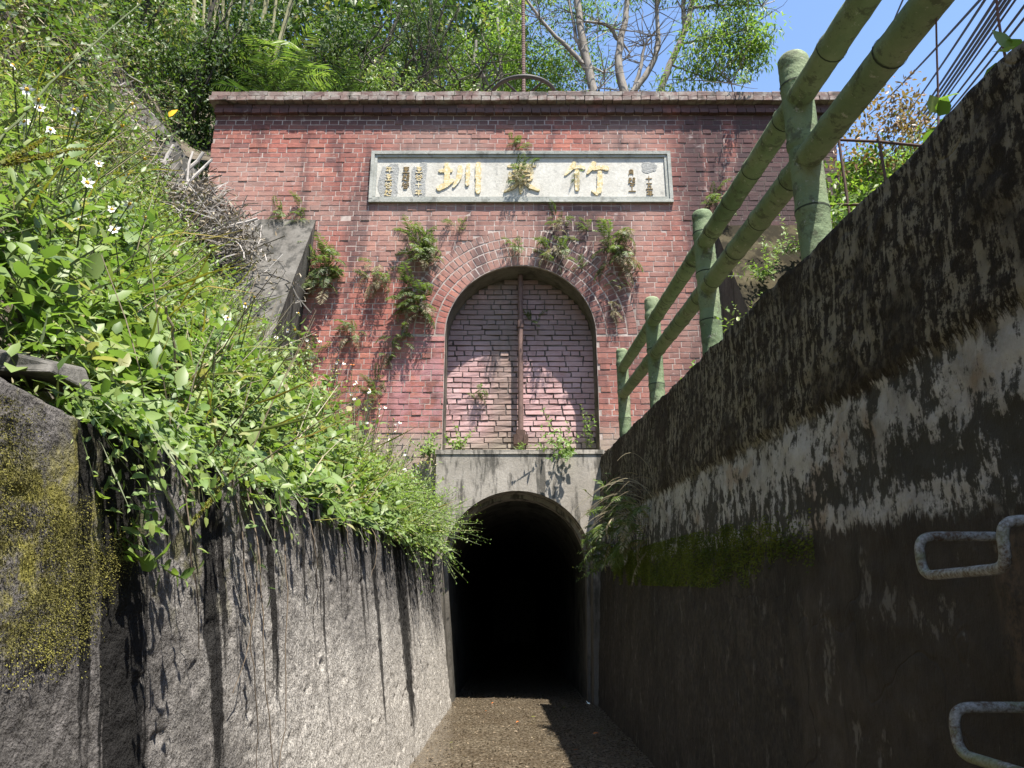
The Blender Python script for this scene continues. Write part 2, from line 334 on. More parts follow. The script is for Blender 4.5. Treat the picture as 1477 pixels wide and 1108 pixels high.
class MB:
    """mesh builder gathering numpy chunks"""
    def __init__(s): s.V = []; s.F = {3: [], 4: []}; s.R = {3: [], 4: []}; s.n = 0
    def add(s, V, F, r=.5):
        V = np.asarray(V, float).reshape(-1, 3); F = np.asarray(F, int)
        if F.size == 0: return
        k = F.shape[1]; s.V.append(V); s.F[k].append(F + s.n); s.n += len(V)
        s.R[k].append(np.broadcast_to(np.asarray(r, float), (len(F),)).copy())
    def box(s, c, d, r=.5, jit=0., cham=0.):
        """axis box"""
        c = np.array(c); d = np.array(d) / 2
        q = np.array([(-1, -1, -1), (1, -1, -1), (1, 1, -1), (-1, 1, -1), (-1, -1, 1), (1, -1, 1), (1, 1, 1), (-1, 1, 1)], float)
        V = c + q * d + (G.uniform(-jit, jit, (8, 3)) if jit else 0)
        s.add(V, BOXF, r)
    def tube(s, path, rad, sides=6, r=.5, cap=True):
        P = np.asarray(path, float); n = len(P); rad = np.broadcast_to(np.asarray(rad, float), (n,))
        T = np.gradient(P, axis=0); T /= np.linalg.norm(T, axis=1)[:, None] + 1e-9
        up = np.array([0, 0, 1.]) if abs(T[:, 2]).mean() < .9 else np.array([1., 0, 0])
        A = np.cross(T, up); A /= np.linalg.norm(A, axis=1)[:, None] + 1e-9; B = np.cross(T, A)
        th = np.arange(sides) * 2 * np.pi / sides
        V = P[:, None] + rad[:, None, None] * (np.cos(th)[None, :, None] * A[:, None] + np.sin(th)[None, :, None] * B[:, None])
        i = np.arange(n - 1)[:, None] * sides; j = np.arange(sides)[None]; j2 = (j + 1) % sides
        F = np.stack([i + j, i + sides + j, i + sides + j2, i + j2], -1).reshape(-1, 4)
        V = V.reshape(-1, 3); b0 = s.n; s.add(V, F, r)
        if cap and sides > 3:
            for e, idx in ((0, 0), (1, n - 1)):
                c = P[idx]; ring = np.arange(sides) + idx * sides
                VV = np.vstack([V[ring], c]); jj = np.arange(sides); k = (jj + 1) % sides
                FF = np.stack([jj, k, np.full(sides, sides)], -1) if e == 0 else np.stack([k, jj, np.full(sides, sides)], -1)
                s.add(VV, FF, r)
    def leaves(s, P, D, N, L, W, r, tri=8, fold=.12, curl=.15):
        P = np.asarray(P, float); n = len(P)
        if n == 0: return
        D = D / (np.linalg.norm(D, axis=1)[:, None] + 1e-9)
        Sd = np.cross(D, N); Sd /= np.linalg.norm(Sd, axis=1)[:, None] + 1e-9; Nn = np.cross(Sd, D)
        T, F = (LEAF8 if tri == 8 else LEAF4 if tri == 4 else LEAF2)
        L = np.broadcast_to(L, (n,)); W = np.broadcast_to(W, (n,))
        u = T[:, 0]; v = T[:, 1]
        V = P[:, None] + D[:, None] * (u[None, :, None] * L[:, None, None]) + Sd[:, None] * (v[None, :, None] * W[:, None, None]) \
            + Nn[:, None] * ((np.abs(v) * fold * 2 * 1.0)[None, :, None] * W[:, None, None] - (u ** 2 * curl)[None, :, None] * L[:, None, None])
        FF = (np.arange(n)[:, None, None] * len(T) + F[None]).reshape(-1, 3)
        s.add(V.reshape(-1, 3), FF, np.repeat(np.broadcast_to(r, (n,)), len(F)))
    def me(s, name, mat, smooth=False):
        Fs = [np.vstack(s.F[k]) for k in (3, 4) if s.F[k]]; Rs = [np.concatenate(s.R[k]) for k in (3, 4) if s.F[k]]
        return mesh(name, np.vstack(s.V), Fs, mat, Rs, smooth)
BOXF = np.array([(0, 1, 5, 4), (1, 2, 6, 5), (2, 3, 7, 6), (3, 0, 4, 7), (4, 5, 6, 7), (3, 2, 1, 0)])
LEAF8 = (np.array([(0, 0), (.25, .42), (.25, 0), (.25, -.42), (.62, .36), (.62, 0), (.62, -.36), (1, 0)], float),
         np.array([(0, 2, 1), (0, 3, 2), (1, 2, 5), (1, 5, 4), (2, 3, 6), (2, 6, 5), (4, 5, 7), (5, 6, 7)]))
LEAF4 = (np.array([(0, 0), (.4, .5), (.45, 0), (.4, -.5), (1, 0)], float), np.array([(0, 2, 1), (0, 3, 2), (1, 2, 4), (2, 3, 4)]))
LEAF2 = (np.array([(0, 0), (.45, .5), (1, 0), (.45, -.5)], float), np.array([(0, 2, 1), (0, 3, 2)]))

def tag(o, label=None, cat=None, group=None, kind=None):
    for k, v in (('label', label), ('category', cat), ('group', group), ('kind', kind)):
        if v: o[k] = v
    return o
def link(name, me, parent=None, loc=None):
    o = bpy.data.objects.new(name, me); COL.objects.link(o)
    if parent: o.parent = parent
    if loc is not None: o.location = loc
    return o
def thing(name, label, cat, loc=(0, 0, 0), group=None):
    o = bpy.data.objects.new(name, None); COL.objects.link(o); o.location = loc; o.empty_display_size = .1
    return tag(o, label, cat, group)
def part(name, mb, mat, parent, smooth=False, kind=None, label=None):
    """mb in world coordinates, re-based on the parent's origin"""
    me = mb.me(name, mat, smooth) if isinstance(mb, MB) else mb
    base = Vector((0, 0, 0)); p = parent
    while p: base += p.location; p = p.parent
    if base.length: me.transform(Matrix.Translation(-base))
    return tag(link(name, me, parent), label, None, None, kind)
def copy_tree(o, parent=None):
    c = o.copy(); COL.objects.link(c)
    if parent: c.parent = parent
    for ch in list(o.children): copy_tree(ch, c)
    return c

# value noise
def vnoise(x, y, seed=0):
    xi = np.floor(x).astype(int); yi = np.floor(y).astype(int); fx = x - xi; fy = y - yi
    fx = fx * fx * (3 - 2 * fx); fy = fy * fy * (3 - 2 * fy)
    def h(a, b):
        q = (a * 374761393 + b * 668265263 + seed * 1442695041) & 0x7fffffff
        q = ((q ^ (q >> 13)) * 1274126177) & 0x7fffffff
        return ((q ^ (q >> 16)) & 0xffff) / 65535.
    return (h(xi, yi) * (1 - fx) + h(xi + 1, yi) * fx) * (1 - fy) + (h(xi, yi + 1) * (1 - fx) + h(xi + 1, yi + 1) * fx) * fy
def fbm(x, y, o=4, seed=0):
    t = 0; a = .5
    for i in range(o): t = t + a * (vnoise(x * 2 ** i, y * 2 ** i, seed + i) - .5); a *= .5
    return t
def gridmesh(name, X, Y, Z, mat, smooth=True):
    h, wd = X.shape; V = np.stack([X, Y, Z], -1).reshape(-1, 3)
    i = (np.arange(h - 1)[:, None] * wd + np.arange(wd - 1)[None]); F = np.stack([i, i + 1, i + wd + 1, i + wd], -1).reshape(-1, 4)
    return mesh(name, V, [F], mat, None, smooth)

# ------------------------------------------------------------------ the setting: channel bed, terrain
FX = .1; FY = 8.2                                     # arch axis, brick face
ly = np.linspace(-4, 26.4, 260); lx = np.linspace(-.75, 1.0, 30); XX, YY = np.meshgrid(lx, ly)
tag(link('channel_bed', gridmesh('channel_bed', XX, YY, .02 * fbm(XX * 5, YY * 5), m_floor)), kind='structure')

def wall_top_l(y): return 1.13 + .05 * np.clip(y, -2, 8.2)
def bank(x, y):
    u = -x - .85
    z = wall_top_l(y) - .06 + 1.2 * np.clip(u, 0, 2.0) + 2.4 * np.clip(u - 2., 0, 3.2) + .8 * np.maximum(u - 5.2, 0)
    q = np.clip((y - 4.2) / 2.6, 0, 1); z = wall_top_l(y) + (z - wall_top_l(y)) * (1 - .20 * q * q * (3 - 2 * q))
    return z + .22 * fbm(x * 1.3 + 5, y * 1.3, 4, 3) * np.clip(u * 2, 0, 1)
def back(x, y):
    z = 6.6 + .45 * (y - 8.75) + .5 * np.clip(-x - 1, 0, 9) * np.clip((y - 8.75) / 6, 0, 1)
    return np.maximum(z + .3 * fbm(x, y, 4, 8), np.where(x < -3.5, bank(x, np.minimum(y, 9.5)), -9)) - .02 * np.maximum(y - 30, 0) * (y - 30) * .1
def rightland(x, y):
    return 1.62 + .094 * np.clip(y, -2, 9) + .95 * np.maximum(x - 2.5, 0) - .5 * np.maximum(x - 9, 0) + .2 * fbm(x * 1.5, y * 1.5, 4, 5)
x1 = np.linspace(-.86, -26, 150) if False else -np.concatenate([np.linspace(.86, 5, 90), np.linspace(5.2, 26, 40)])
XX, YY = np.meshgrid(x1, np.concatenate([np.linspace(-14, 0, 20), np.linspace(.1, 8.72, 110)]))
tag(link('hillside', gridmesh('hillside', XX, YY, bank(XX, YY), m_soil)), kind='structure')
XX, YY = np.meshgrid(np.linspace(-26, 26, 130), np.concatenate([np.linspace(8.73, 24, 60), np.linspace(25, 110, 30)]))
tag(link('forest_ground', gridmesh('forest_ground', XX, YY, back(XX, YY), m_soil)), kind='structure')
XX, YY = np.meshgrid(np.concatenate([np.linspace(1.2, 6, 50), np.linspace(6.4, 26, 30)]), np.linspace(-14, 8.72, 90))
tag(link('right_ground', gridmesh('right_ground', XX, YY, rightland(XX, YY), m_soil)), kind='structure')

# ------------------------------------------------------------------ retaining walls of the channel
def wall_mesh(name, side, mat, dy, dz, ytop, ys):
    ys = np.asarray(ys); nz = int(2.6 / dz); t = np.linspace(0, 1, nz); Yg, Tg = np.meshgrid(ys, t, indexing='ij')
    top = ytop(ys)[:, None]; Zg = -.12 + Tg * (top + .12)
    if side < 0:
        lean = -(.60 + .13 * Zg)
        d = .020 * fbm(Yg * 3, Zg * 3, 3, 1) + .009 * fbm(Yg * 22, Zg * 22, 3, 2) + .007 * fbm(Yg * 60, Zg * 60, 2, 4) - .012 * np.clip(fbm(Yg * 7 + Zg * 5, Zg * 15 - Yg * 4, 3, 17) - .15, 0, .1) * 5
        d += .05 * np.clip(fbm(Yg * 2.2, Zg * 3, 3, 6) - .08, 0, 1) * np.clip(2.5 - Yg, 0, 1)
        Xg = lean + d
        Xg += .025 * np.exp(-((Yg - .95) / .28) ** 2) * np.clip((Zg + .6) / 1.6, 0, 1)
    else:
        seam = 1.31 + .057 * Yg
        Xg = .85 + .05 * Zg - .012 * np.clip((Zg - seam) / .03, 0, 1) - (.016 * fbm(Yg * 4, Zg * 4, 4, 9) + .014 * fbm(Yg * 24, Zg * 24, 3, 12)
             + .02 * np.clip(fbm(Yg * 7, Zg * 7, 3, 15) - .02, 0, .2) * np.clip(Zg - .9, 0, 1) * 2)
    # roll over the top and down the back
    n = 7; ins = np.linspace(0, .36, n + 1)[1:]
    tx = [Xg]; ty = [Yg]; tz = [Zg]
    for k, q in enumerate(ins):
        tx.append((Xg[:, -1] + (-1 if side < 0 else 1) * q)[:, None]); ty.append(ys[:, None])
        tz.append((top[:, 0] + (.012 if k < n - 1 else -.25) + .03 * fbm(ys * 9, ys * 0 + q * 30, 3, 20))[:, None])
    XA, YA, ZA = np.hstack(tx), np.hstack(ty), np.hstack(tz)
    if side > 0: XA, YA, ZA = XA[::-1], YA[::-1], ZA[::-1]
    return gridmesh(name, XA, YA, ZA, mat)
ysl = np.concatenate([np.linspace(-4, .3, 60), np.linspace(.31, 3, 250), np.linspace(3.02, 8.1, 260)])
topl = lambda y: wall_top_l(y) + .05 * fbm(y * 3, y * 0, 4, 31) 
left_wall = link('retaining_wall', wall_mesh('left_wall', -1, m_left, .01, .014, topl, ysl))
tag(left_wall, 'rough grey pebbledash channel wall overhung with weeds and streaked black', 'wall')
ysr = np.concatenate([np.linspace(-4, .5, 60), np.linspace(.52, 4, 190), np.linspace(4.03, 8.3, 133)])
topr = lambda y: 1.75 + .092 * y + .03 * fbm(y * 5, y * 0, 4, 41)
right_wall = link('retaining_wall', wall_mesh('right_wall', 1, m_right, .02, .02, topr, ysr))
tag(right_wall, 'tall black stained concrete channel wall in shade below the bamboo style fence', 'wall')

# moss cushions, real tufts on the walls
def moss(name, wall, mat, n, yr, zr, surf, sgn, size, seed, label, zoff=lambda y: 0 * y, th=.62):
    g = np.random.default_rng(seed); Y = g.uniform(*yr, n * 3); Z = g.uniform(*zr, n * 3)
    e = np.minimum((Y - yr[0]) / (yr[1] - yr[0]), (yr[1] - Y) / (yr[1] - yr[0])) * 2 + np.minimum((Z - zr[0]), (zr[1] - Z)) / (zr[1] - zr[0]) * 1.5
    k = (fbm(Y * 4, Z * 6, 4, seed) * 1.5 + .75 * np.minimum(e, 1.1) + g.normal(0, .12, len(Y))) > th; Y, Z = Y[k][:n], Z[k][:n]; Z = Z + zoff(Y); m = len(Y)
    P = np.stack([surf(Y, Z) + sgn * .004, Y, Z], -1); D = np.stack([np.full(m, sgn * .5), g.normal(0, .6, m), g.normal(-.4, .6, m)], -1)
    N = g.normal(0, 1, (m, 3)); b = MB(); L = g.uniform(.6, 1.4, m) * size
    b.leaves(P, D, N, L, L * .5, np.clip(.5 + 2 * fbm(Y * 8, Z * 8, 3, seed + 1) + g.normal(0, .25, m), 0, 1), 2, .3, .3)
    part(name, b, mat, wall, kind='stuff', label=label)
moss('moss', left_wall, m_moss_l, 24000, (.55, 1.50), (.76, 1.16), lambda y, z: -(.60 + .13 * z) + .025 * np.exp(-((y - .95) / .28) ** 2) * np.clip((z + .6) / 1.6, 0, 1), 1, .0034, 5, 'yellow green moss cushions', th=.70)
moss('moss', right_wall, m_moss_r, 22000, (2.3, 7.0), (-.16, .10), lambda y, z: .85 + .05 * z, -1, .010, 6, 'band of olive green moss', lambda y: 1.0 + .04 * y, .50)

# ------------------------------------------------------------------ brick portal
portal = thing('brick_portal', 'tall red brick canal tunnel front with a round arch and grey coping', 'tunnel portal', (FX, FY, 0))
XL, XR, ZT = -3.75, 4.04, 6.90; RA = .87; ZS = 3.95; RO = RA + .48
def arch_w(z, r):
    z = np.asarray(z, float); d = z - ZS
    return np.where(d <= 0, r, np.sqrt(np.maximum(r * r - d * d, 0)))
def concave_slab(name, outer, y0, y1, mat, parent, kind=None):
    bm = bmesh.new(); vs = [bm.verts.new((x, y0, z)) for x, z in outer]; f = bm.faces.new(vs)
    if f.normal.y > 0: f.normal_flip()
    r = bmesh.ops.extrude_face_region(bm, geom=[f])
    bmesh.ops.translate(bm, verts=[v for v in r['geom'] if isinstance(v, bmesh.types.BMVert)], vec=(0, y1 - y0, 0))
    bmesh.ops.recalc_face_normals(bm, faces=bm.faces); bmesh.ops.triangulate(bm, faces=[q for q in bm.faces if len(q.verts) > 4])
    me = bpy.data.meshes.new(name); bm.to_mesh(me); bm.free(); me.materials.append(mat)
    return part(name, me, mat, parent, kind=kind)
th = np.linspace(math.pi, 0, 41)
arc = [(FX + RA * math.cos(a), ZS + RA * math.sin(a)) for a in th]
concave_slab('mortar_core', [(XL + .01, 0), (XL + .01, 7.02), (XR - .01, 7.02), (XR - .01, 0), (FX + RA, 0)] + arc[::-1] + [(FX - RA, 0)], FY + .0022, FY + .56, m_mortar, portal)
# smooth rendered soffit just inside the arch
sb = MB(); pts = [(FX - RA + .006, 2.3)] + [(FX + (RA - .006) * math.cos(a), ZS + (RA - .006) * math.sin(a)) for a in th] + [(FX + RA - .006, 2.3)]
pv = np.array([(x, FY + y, z) for y in (.035, .36) for x, z in pts]); k = len(pts)
sb.add(pv, [(i, i + 1, i + 1 + k, i + k) for i in range(k - 1)]); part('soffit', sb, m_soffit, portal, True)

def brick_verts(wd, ht, dep, g, jit=.0016, cham=.0016):
    w2, h2 = wd / 2, ht / 2
    j = lambda: g.uniform(-jit, jit)
    fr = [(sx * (w2 - cham) + j(), j() * .8, sz * (h2 - cham) + j()) for sx, sz in ((-1, -1), (1, -1), (1, 1), (-1, 1))]
    md = [(sx * w2 + j(), cham * .8, sz * h2 + j()) for sx, sz in ((-1, -1), (1, -1), (1, 1), (-1, 1))]
    bk = [(sx * w2, dep, sz * h2) for sx, sz in ((-1, -1), (1, -1), (1, 1), (-1, 1))]
    return np.array(fr + md + bk)
BF = [(0, 1, 2, 3)] + [(a + 4, (a + 1) % 4 + 4, (a + 1) % 4, a) for a in range(4)] + [(a + 8, (a + 1) % 4 + 8, (a + 1) % 4 + 4, a + 4) for a in range(4)]
BF = np.array(BF)
def brick_me(name, wd, ht, dep, mat, seed, jit=.002):
    return mesh(name, brick_verts(wd, ht, dep, np.random.default_rng(seed), jit), [BF], mat)
JT = .0095
PX0, PX1, PZ0, PZ1 = -1.74, 1.96, 5.65, 6.36         # plaque bay
courses = []; z = 1.70; k = 0
while z + .0675 <= ZT + .001:
    pitch = .236 if k % 2 == 0 else .118
    x = XL + (0 if k % 2 == 0 else .0) - (0 if k % 2 else pitch * .25) + (0 if k % 4 < 2 else pitch * .25); zc = z + .0675 / 2
    while x < XR:
        a, b = max(x, XL), min(x + pitch, XR); x += pitch
        segs = [(a, b)]
        wz = float(arch_w(zc, RO if zc > ZS else RA)); ww = max(wz, float(arch_w(zc, RA)))
        if zc < ZS + RO and ww > 0:
            segs = [q for q in ((a, min(b, FX - ww)), (max(a, FX + ww), b)) if q[1] - q[0] > .03]
        if PZ0 < zc < PZ1:
            segs = [r for q in segs for r in ((q[0], min(q[1], PX0)), (max(q[0], PX1), q[1])) if r[1] - r[0] > .03]
        for q in segs: courses.append((q[0], q[1], zc, k % 2 == 0 and abs(q[1] - q[0] - .236) < .002))
    z += .0675; k += 1
def in_view(x, z):
    if x < FX: return z > 2.45 + max(0, -x - .8) * .85 and x > -2.3
    return z > 2.8 + .95 * (x - 1.1)
loose = sorted([i for i, q in enumerate(courses) if q[3] and in_view((q[0] + q[1]) / 2, q[2])], key=lambda i: courses[i][2] + .12 * abs(courses[i][0]))[:300]
lset = set(loose)
vari = [brick_me('brick', .236 - JT, .0675 - JT, .05, m_brick, 100 + i) for i in range(8)]
for i in loose:
    a, b, zc, _ = courses[i]
    o = link('brick', R.choice(vari), portal, ((a + b) / 2 - FX, R.uniform(-.0022, .0006), zc)); o.rotation_euler = (R.uniform(-.015, .015), R.uniform(-.008, .008), R.uniform(-.008, .008))
g = np.random.default_rng(3); mb = MB()
for i, (a, b, zc, _) in enumerate(courses):
    if i in lset: continue
    if g.random() < .0015: continue
    V = brick_verts(b - a - JT * g.uniform(.7, 1.25), .0675 - JT * g.uniform(.75, 1.3),   .05, g, .002); V += ((a + b) / 2 + g.uniform(-.002, .002), FY + (g.uniform(-.0022, .0006) if g.random() > .10 else -.007), zc + g.uniform(-.0015, .0015))
    mb.add(V, BF, g.random())
part('brick_coursework', mb, m_brick_a, portal, kind='stuff')
vv = [brick_me('voussoir', .062, .105, .05, m_brick, 200 + i) for i in range(8)]
for ring in range(4):
    rm = RA + .06 + .12 * ring; nn = round(math.pi * rm / .0715)
    for i in range(nn):
        a = math.pi * (i + .5) / nn + R.uniform(-.002, .002)
        o = link('voussoir', R.choice(vv), portal, (rm * math.cos(a), R.uniform(-.003, .0), ZS + rm * math.sin(a)))
        o.rotation_euler = (R.uniform(-.02, .02), math.pi / 2 - a, 0); o.scale = (R.uniform(.92, 1.04) * (1 + .035 * (ring - 1.5) * 0), 1, R.uniform(.94, 1.02))
# cornice and coping courses
def run_course(name, zc, pitch, proud, mats, seedbase, ht=.0675, x0=XL, x1=XR, off=0., sag=0.):
    vs = [brick_me(name, pitch - .008, ht - .006, .2 + proud, mats, seedbase + i, .004) for i in range(5)]
    x = x0 + off
    while x + pitch * .5 < x1:
        o = link(name, R.choice(vs), portal, (x + pitch / 2 - FX, -proud + R.uniform(-.006, .004), zc + R.uniform(-.003, .003))); o.rotation_euler = (R.uniform(-.02, .02), R.uniform(-.012, .012), 0); x += pitch
run_course('cornice_brick', 6.933, .1175, .062, m_brick, 300, .065)
run_course('cornice_brick', 7.0, .235, .045, m_brick, 310, .065)
run_course('coping_brick', 7.066, .118, .13, m_cop, 320, .066, XL - .06, XR + .06)
run_course('coping_brick', 7.133, .235, .125, m_cop, 330, .066, XL - .05, XR + .06, .02)
cb = MB(); cb.box((.145, FY + .275, 7.06), (XR - XL + .0, .60, .165)); part('coping_bed', cb, m_mortar, portal)

# ------------------------------------------------------------------ bricked-up niche
YI = FY + .35
inf = thing('bricked_up_archway', 'pale pink eroded brick infill closing the round arch behind the rod', 'brick wall', (FX, YI, 0))
concave_slab('mortar_bed', [(FX - RA - .02, 2.2), (FX - RA - .02, ZS)] + [(FX + (RA + .02) * math.cos(a), ZS + (RA + .02) * math.sin(a)) for a in th[1:-1]] + [(FX + RA + .02, ZS), (FX + RA + .02, 2.2)], YI + .014, YI + .18, m_joint, inf)
rows = []; z = 2.42; k = 0
while z < ZS + RA - .02:
    x = FX - RA - R.uniform(0, .2); zc = z + .032
    hw = float(arch_w(zc + .03, RA)) + .01
    while x < FX + RA:
        pw = .215 if (k % 3 or R.random() < .3) else .11
        pw *= R.uniform(.93, 1.05); a, b = max(x, FX - hw), min(x + pw, FX + hw); x += pw
        if b - a > .04: rows.append((a, b, zc))
    z += .066; k += 1
big = set(sorted(range(len(rows)), key=lambda i: rows[i][2])[:300])
g = np.random.default_rng(9); mb = MB(); ivar = {}
for i, (a, b, zc) in enumerate(rows):
    wd = b - a - .016
    if i in big:
        key = round(wd / .02)
        if key not in ivar: ivar[key] = [brick_me('brick', key * .02, .052, .05, m_inf, 400 + key * 4 + q, .006) for q in range(3)]
        o = link('brick', R.choice(ivar[key]), inf, ((a + b) / 2 - FX, R.uniform(-.004, .003), zc + R.uniform(-.002, .002))); o.rotation_euler = (R.uniform(-.03, .03), R.uniform(-.01, .01), R.uniform(-.015, .015)); o.scale = (wd / (key * .02), 1, 1)
    else:
        V = brick_verts(wd, .052, .05, g, .005); V += ((a + b) / 2, YI + g.uniform(-.006, .006), zc); mb.add(V, BF, g.random())
if mb.n: part('brick_coursework', mb, m_inf_a, inf, kind='stuff')

# ------------------------------------------------------------------ concrete tunnel mouth and barrel
head = thing('concrete_headwall', 'grey concrete headwall with dark round tunnel mouth below the brick niche', 'headwall', (FX, 8.1, 0))
CXm, RM, ZM = .055, .785, 1.34
mth = np.linspace(math.pi, 0, 41); marc = [(CXm + RM * math.cos(a), ZM + RM * math.sin(a)) for a in mth]
outl = [(-.80, 0), (-.82, 2.52), (.985, 2.52), (.93, 0), (CXm + .755, 0)] + marc[::-1] + [(CXm - .69, 0)]
concave_slab('concrete_face', outl, 8.08, 8.52, m_head, head)
tb = MB(); tb.box((.085, 8.285, 2.545), (1.83, .43, .05), jit=.004); part('capping_ledge', tb, m_head, head)
# inner lip
lp = MB()
for (r0, yy0, yy1) in ((RM - .04, 8.36, 8.56),):
    sh = [(-.69 + CXm + .035, 0)] + [(CXm + r0 * math.cos(a), ZM + r0 * math.sin(a)) for a in mth] + [(CXm + .755 - .035, 0)]
    so_ = [(-.67 + CXm - .03, 0)] + [(CXm + (RM + .02) * math.cos(a), ZM + (RM + .02) * math.sin(a)) for a in mth] + [(CXm + .735 + .03, 0)]
    k = len(sh); V = [(x, yy0, z) for x, z in sh] + [(x, yy0, z) for x, z in so_] + [(x, yy1, z) for x, z in sh]
    lp.add(V, [(i, i + 1, i + 1 + k, i + k) for i in range(k - 1)]); lp.add(V, [(i + 2 * k, i + 1 + 2 * k, i + 1, i) for i in range(k - 1)])
part('inner_lip', lp, m_head, head)
tn = MB(); r0 = RM - .04; sh = [(-.69 + CXm + .035, -.1)] + [(CXm + r0 * math.cos(a), ZM + r0 * math.sin(a)) for a in mth] + [(CXm + .755 - .035, -.1)]; k = len(sh)
ny = 12; yy = np.linspace(8.555, 26, ny); V = [(x, y, z) for y in yy for x, z in sh]
tn.add(V, [(j * k + i, j * k + i + 1, (j + 1) * k + i + 1, (j + 1) * k + i) for j in range(ny - 1) for i in range(k - 1)])
c = len(sh); tn.add([(x, 26, z) for x, z in sh] + [(0, 26, .8)], [(i, (i + 1) % k, c) for i in range(k)])
tag(link('tunnel', tn.me('tunnel', m_tun)), kind='structure')

# ------------------------------------------------------------------ wing walls
def wing(name, x0, x1, label, mat, batter, y_front=6.3, ztop=5.43):
    o = thing('wing_wall', label, 'wing wall', ((x0 + x1) / 2, 7.6, 2))
    n = 14; t = np.linspace(0, 1, n); yy = 8.195 - t * (8.195 - y_front); zz = ztop - 1.63 * (8.195 - yy)
    m = 12; U, T = np.meshgrid(np.linspace(0, 1, m), t); sgn = 1 if x1 > x0 else -1
    XX = x0 + (x1 - x0) * U + .02 * fbm(U * 9, T * 9, 3, 3); YYg = np.interp(T, t, yy); ZZ = np.interp(T, t, zz) + .035 * fbm(U * 6, T * 6, 4, 4)
    me = gridmesh('sloping_top', XX, YYg, ZZ, mat); part('sloping_top', me, mat, o)
    hh = np.linspace(0, 1, 12); H, T2 = np.meshgrid(hh, t); Yg = np.interp(T2, t, yy); Zg = 1.0 + (np.interp(T2, t, zz) - 1.0) * H
    Xg = x0 - sgn * batter * (np.interp(T2, t, zz) - Zg) * -1 * .0 + sgn * batter * (ztop - Zg) + .025 * fbm(T2 * 9, H * 12, 4, 6)
    # meet the top edge
    Xg = Xg - (Xg[:, -1:] - XX[:, :1]) * H
    part('side_face', gridmesh('side_face', Xg, Yg, Zg, m_wing), m_wing, o)
    return o
wing('wing_wall', -2.36, -4.2, 'grey concrete wing wall sloping down beside the brick front above the weeds', m_wing, .05)
wing('wing_wall', 2.44, 4.6, 'mossy brown wing wall behind the bamboo style fence', m_mossyw, -.02, 6.3, 5.35)

# hillside revetment left of the portal
rv = thing('concrete_revetment', 'grey concrete slope with curved edge between hillside plants and the brick front', 'retaining wall', (-4.1, 7.8, 5.5))
U, T = np.meshgrid(np.linspace(0, 1, 16), np.linspace(0, 1, 16))
XX = -5.6 + 1.75 * U - .0 * T; ZZ = 4.9 + 2.5 * T * (1 - .55 * U ** 2) + 0 * U; YYg = 7.55 + .55 * T + .03 * fbm(U * 6, T * 6)
part('concrete_slope', gridmesh('concrete_slope', XX, YYg, ZZ, m_wing), m_wing, rv)

# ------------------------------------------------------------------ plaque
pq = thing('stone_plaque', 'long pale stone plaque with gold raised characters set in the brickwork', 'plaque', (.11, FY, PZ0))
pb = MB(); pb.box(((PX0 + PX1) / 2, FY + .027, (PZ0 + PZ1) / 2), (PX1 - PX0 - .1, .06, PZ1 - PZ0 - .1)); part('panel', pb, m_plq, pq)
YP = FY - .003
def frame_bar(x0, x1, z0, z1, y0, y1): b = MB(); b.box(((x0 + x1) / 2, (y0 + y1) / 2, (z0 + z1) / 2), (x1 - x0, y1 - y0, z1 - z0), jit=.002); return b
fw = .042
for (a, b, c_, d) in ((PX0, PX1, PZ1 - fw, PZ1), (PX0, PX1, PZ0, PZ0 + fw), (PX0, PX0 + fw, PZ0 + fw, PZ1 - fw), (PX1 - fw, PX1, PZ0 + fw, PZ1 - fw)):
    part('frame_moulding', frame_bar(a, b, c_, d, FY - .04, FY + .05), m_plf, pq)
q = fw + .035
for (a, b, c_, d) in ((PX0 + fw, PX1 - fw, PZ1 - q, PZ1 - fw), (PX0 + fw, PX1 - fw, PZ0 + fw, PZ0 + q), (PX0 + fw, PX0 + q, PZ0 + q, PZ1 - q), (PX1 - q, PX1 - fw, PZ0 + q, PZ1 - q)):
    part('inner_moulding', frame_bar(a, b, c_, d, FY - .024, FY + .05), m_plf, pq)
def stroke_mesh(b, pts, wd, y0, y1, n=10):
    """a brush stroke: a ribbon of varying width with thickness; pts (x,z) control polyline, wd width list"""
    P = np.array(pts, float); s_ = np.linspace(0, len(P) - 1, n * (len(P) - 1) + 1); i = np.arange(len(P))
    x = np.interp(s_, i, P[:, 0]); z = np.interp(s_, i, P[:, 1]); wv = np.interp(s_, np.linspace(0, len(P) - 1, len(wd)), wd)
    if len(P) > 2:
        kx = np.convolve(np.pad(x, 3, 'edge'), np.ones(7) / 7, 'valid'); kz = np.convolve(np.pad(z, 3, 'edge'), np.ones(7) / 7, 'valid'); x, z = kx, kz
    tx, tz = np.gradient(x), np.gradient(z); l = np.hypot(tx, tz) + 1e-9; nx, nz = -tz / l, tx / l
    wv = wv * (1 + G.normal(0, .07, len(wv))); e = np.minimum(np.arange(len(s_)), np.arange(len(s_))[::-1]); wv = wv * np.clip(.55 + .22 * e, 0, 1)
    L = np.stack([x + nx * wv / 2, z + nz * wv / 2], -1); Rr = np.stack([x - nx * wv / 2, z - nz * wv / 2], -1); m = len(s_)
    V = [(p[0], y0, p[1]) for p in L] + [(p[0], y0, p[1]) for p in Rr] + [(p[0], y1, p[1]) for p in L] + [(p[0], y1, p[1]) for p in Rr]
    F = []
    for j in range(m - 1): F += [(j, j + 1, m + j + 1, m + j), (j + 1, j, 2 * m + j, 2 * m + j + 1), (m + j, m + j + 1, 3 * m + j + 1, 3 * m + j)]
    F += [(0, m, 3 * m, 2 * m), (m - 1, 3 * m - 1, 4 * m - 1, 2 * m - 1)]
    b.add(V, F)
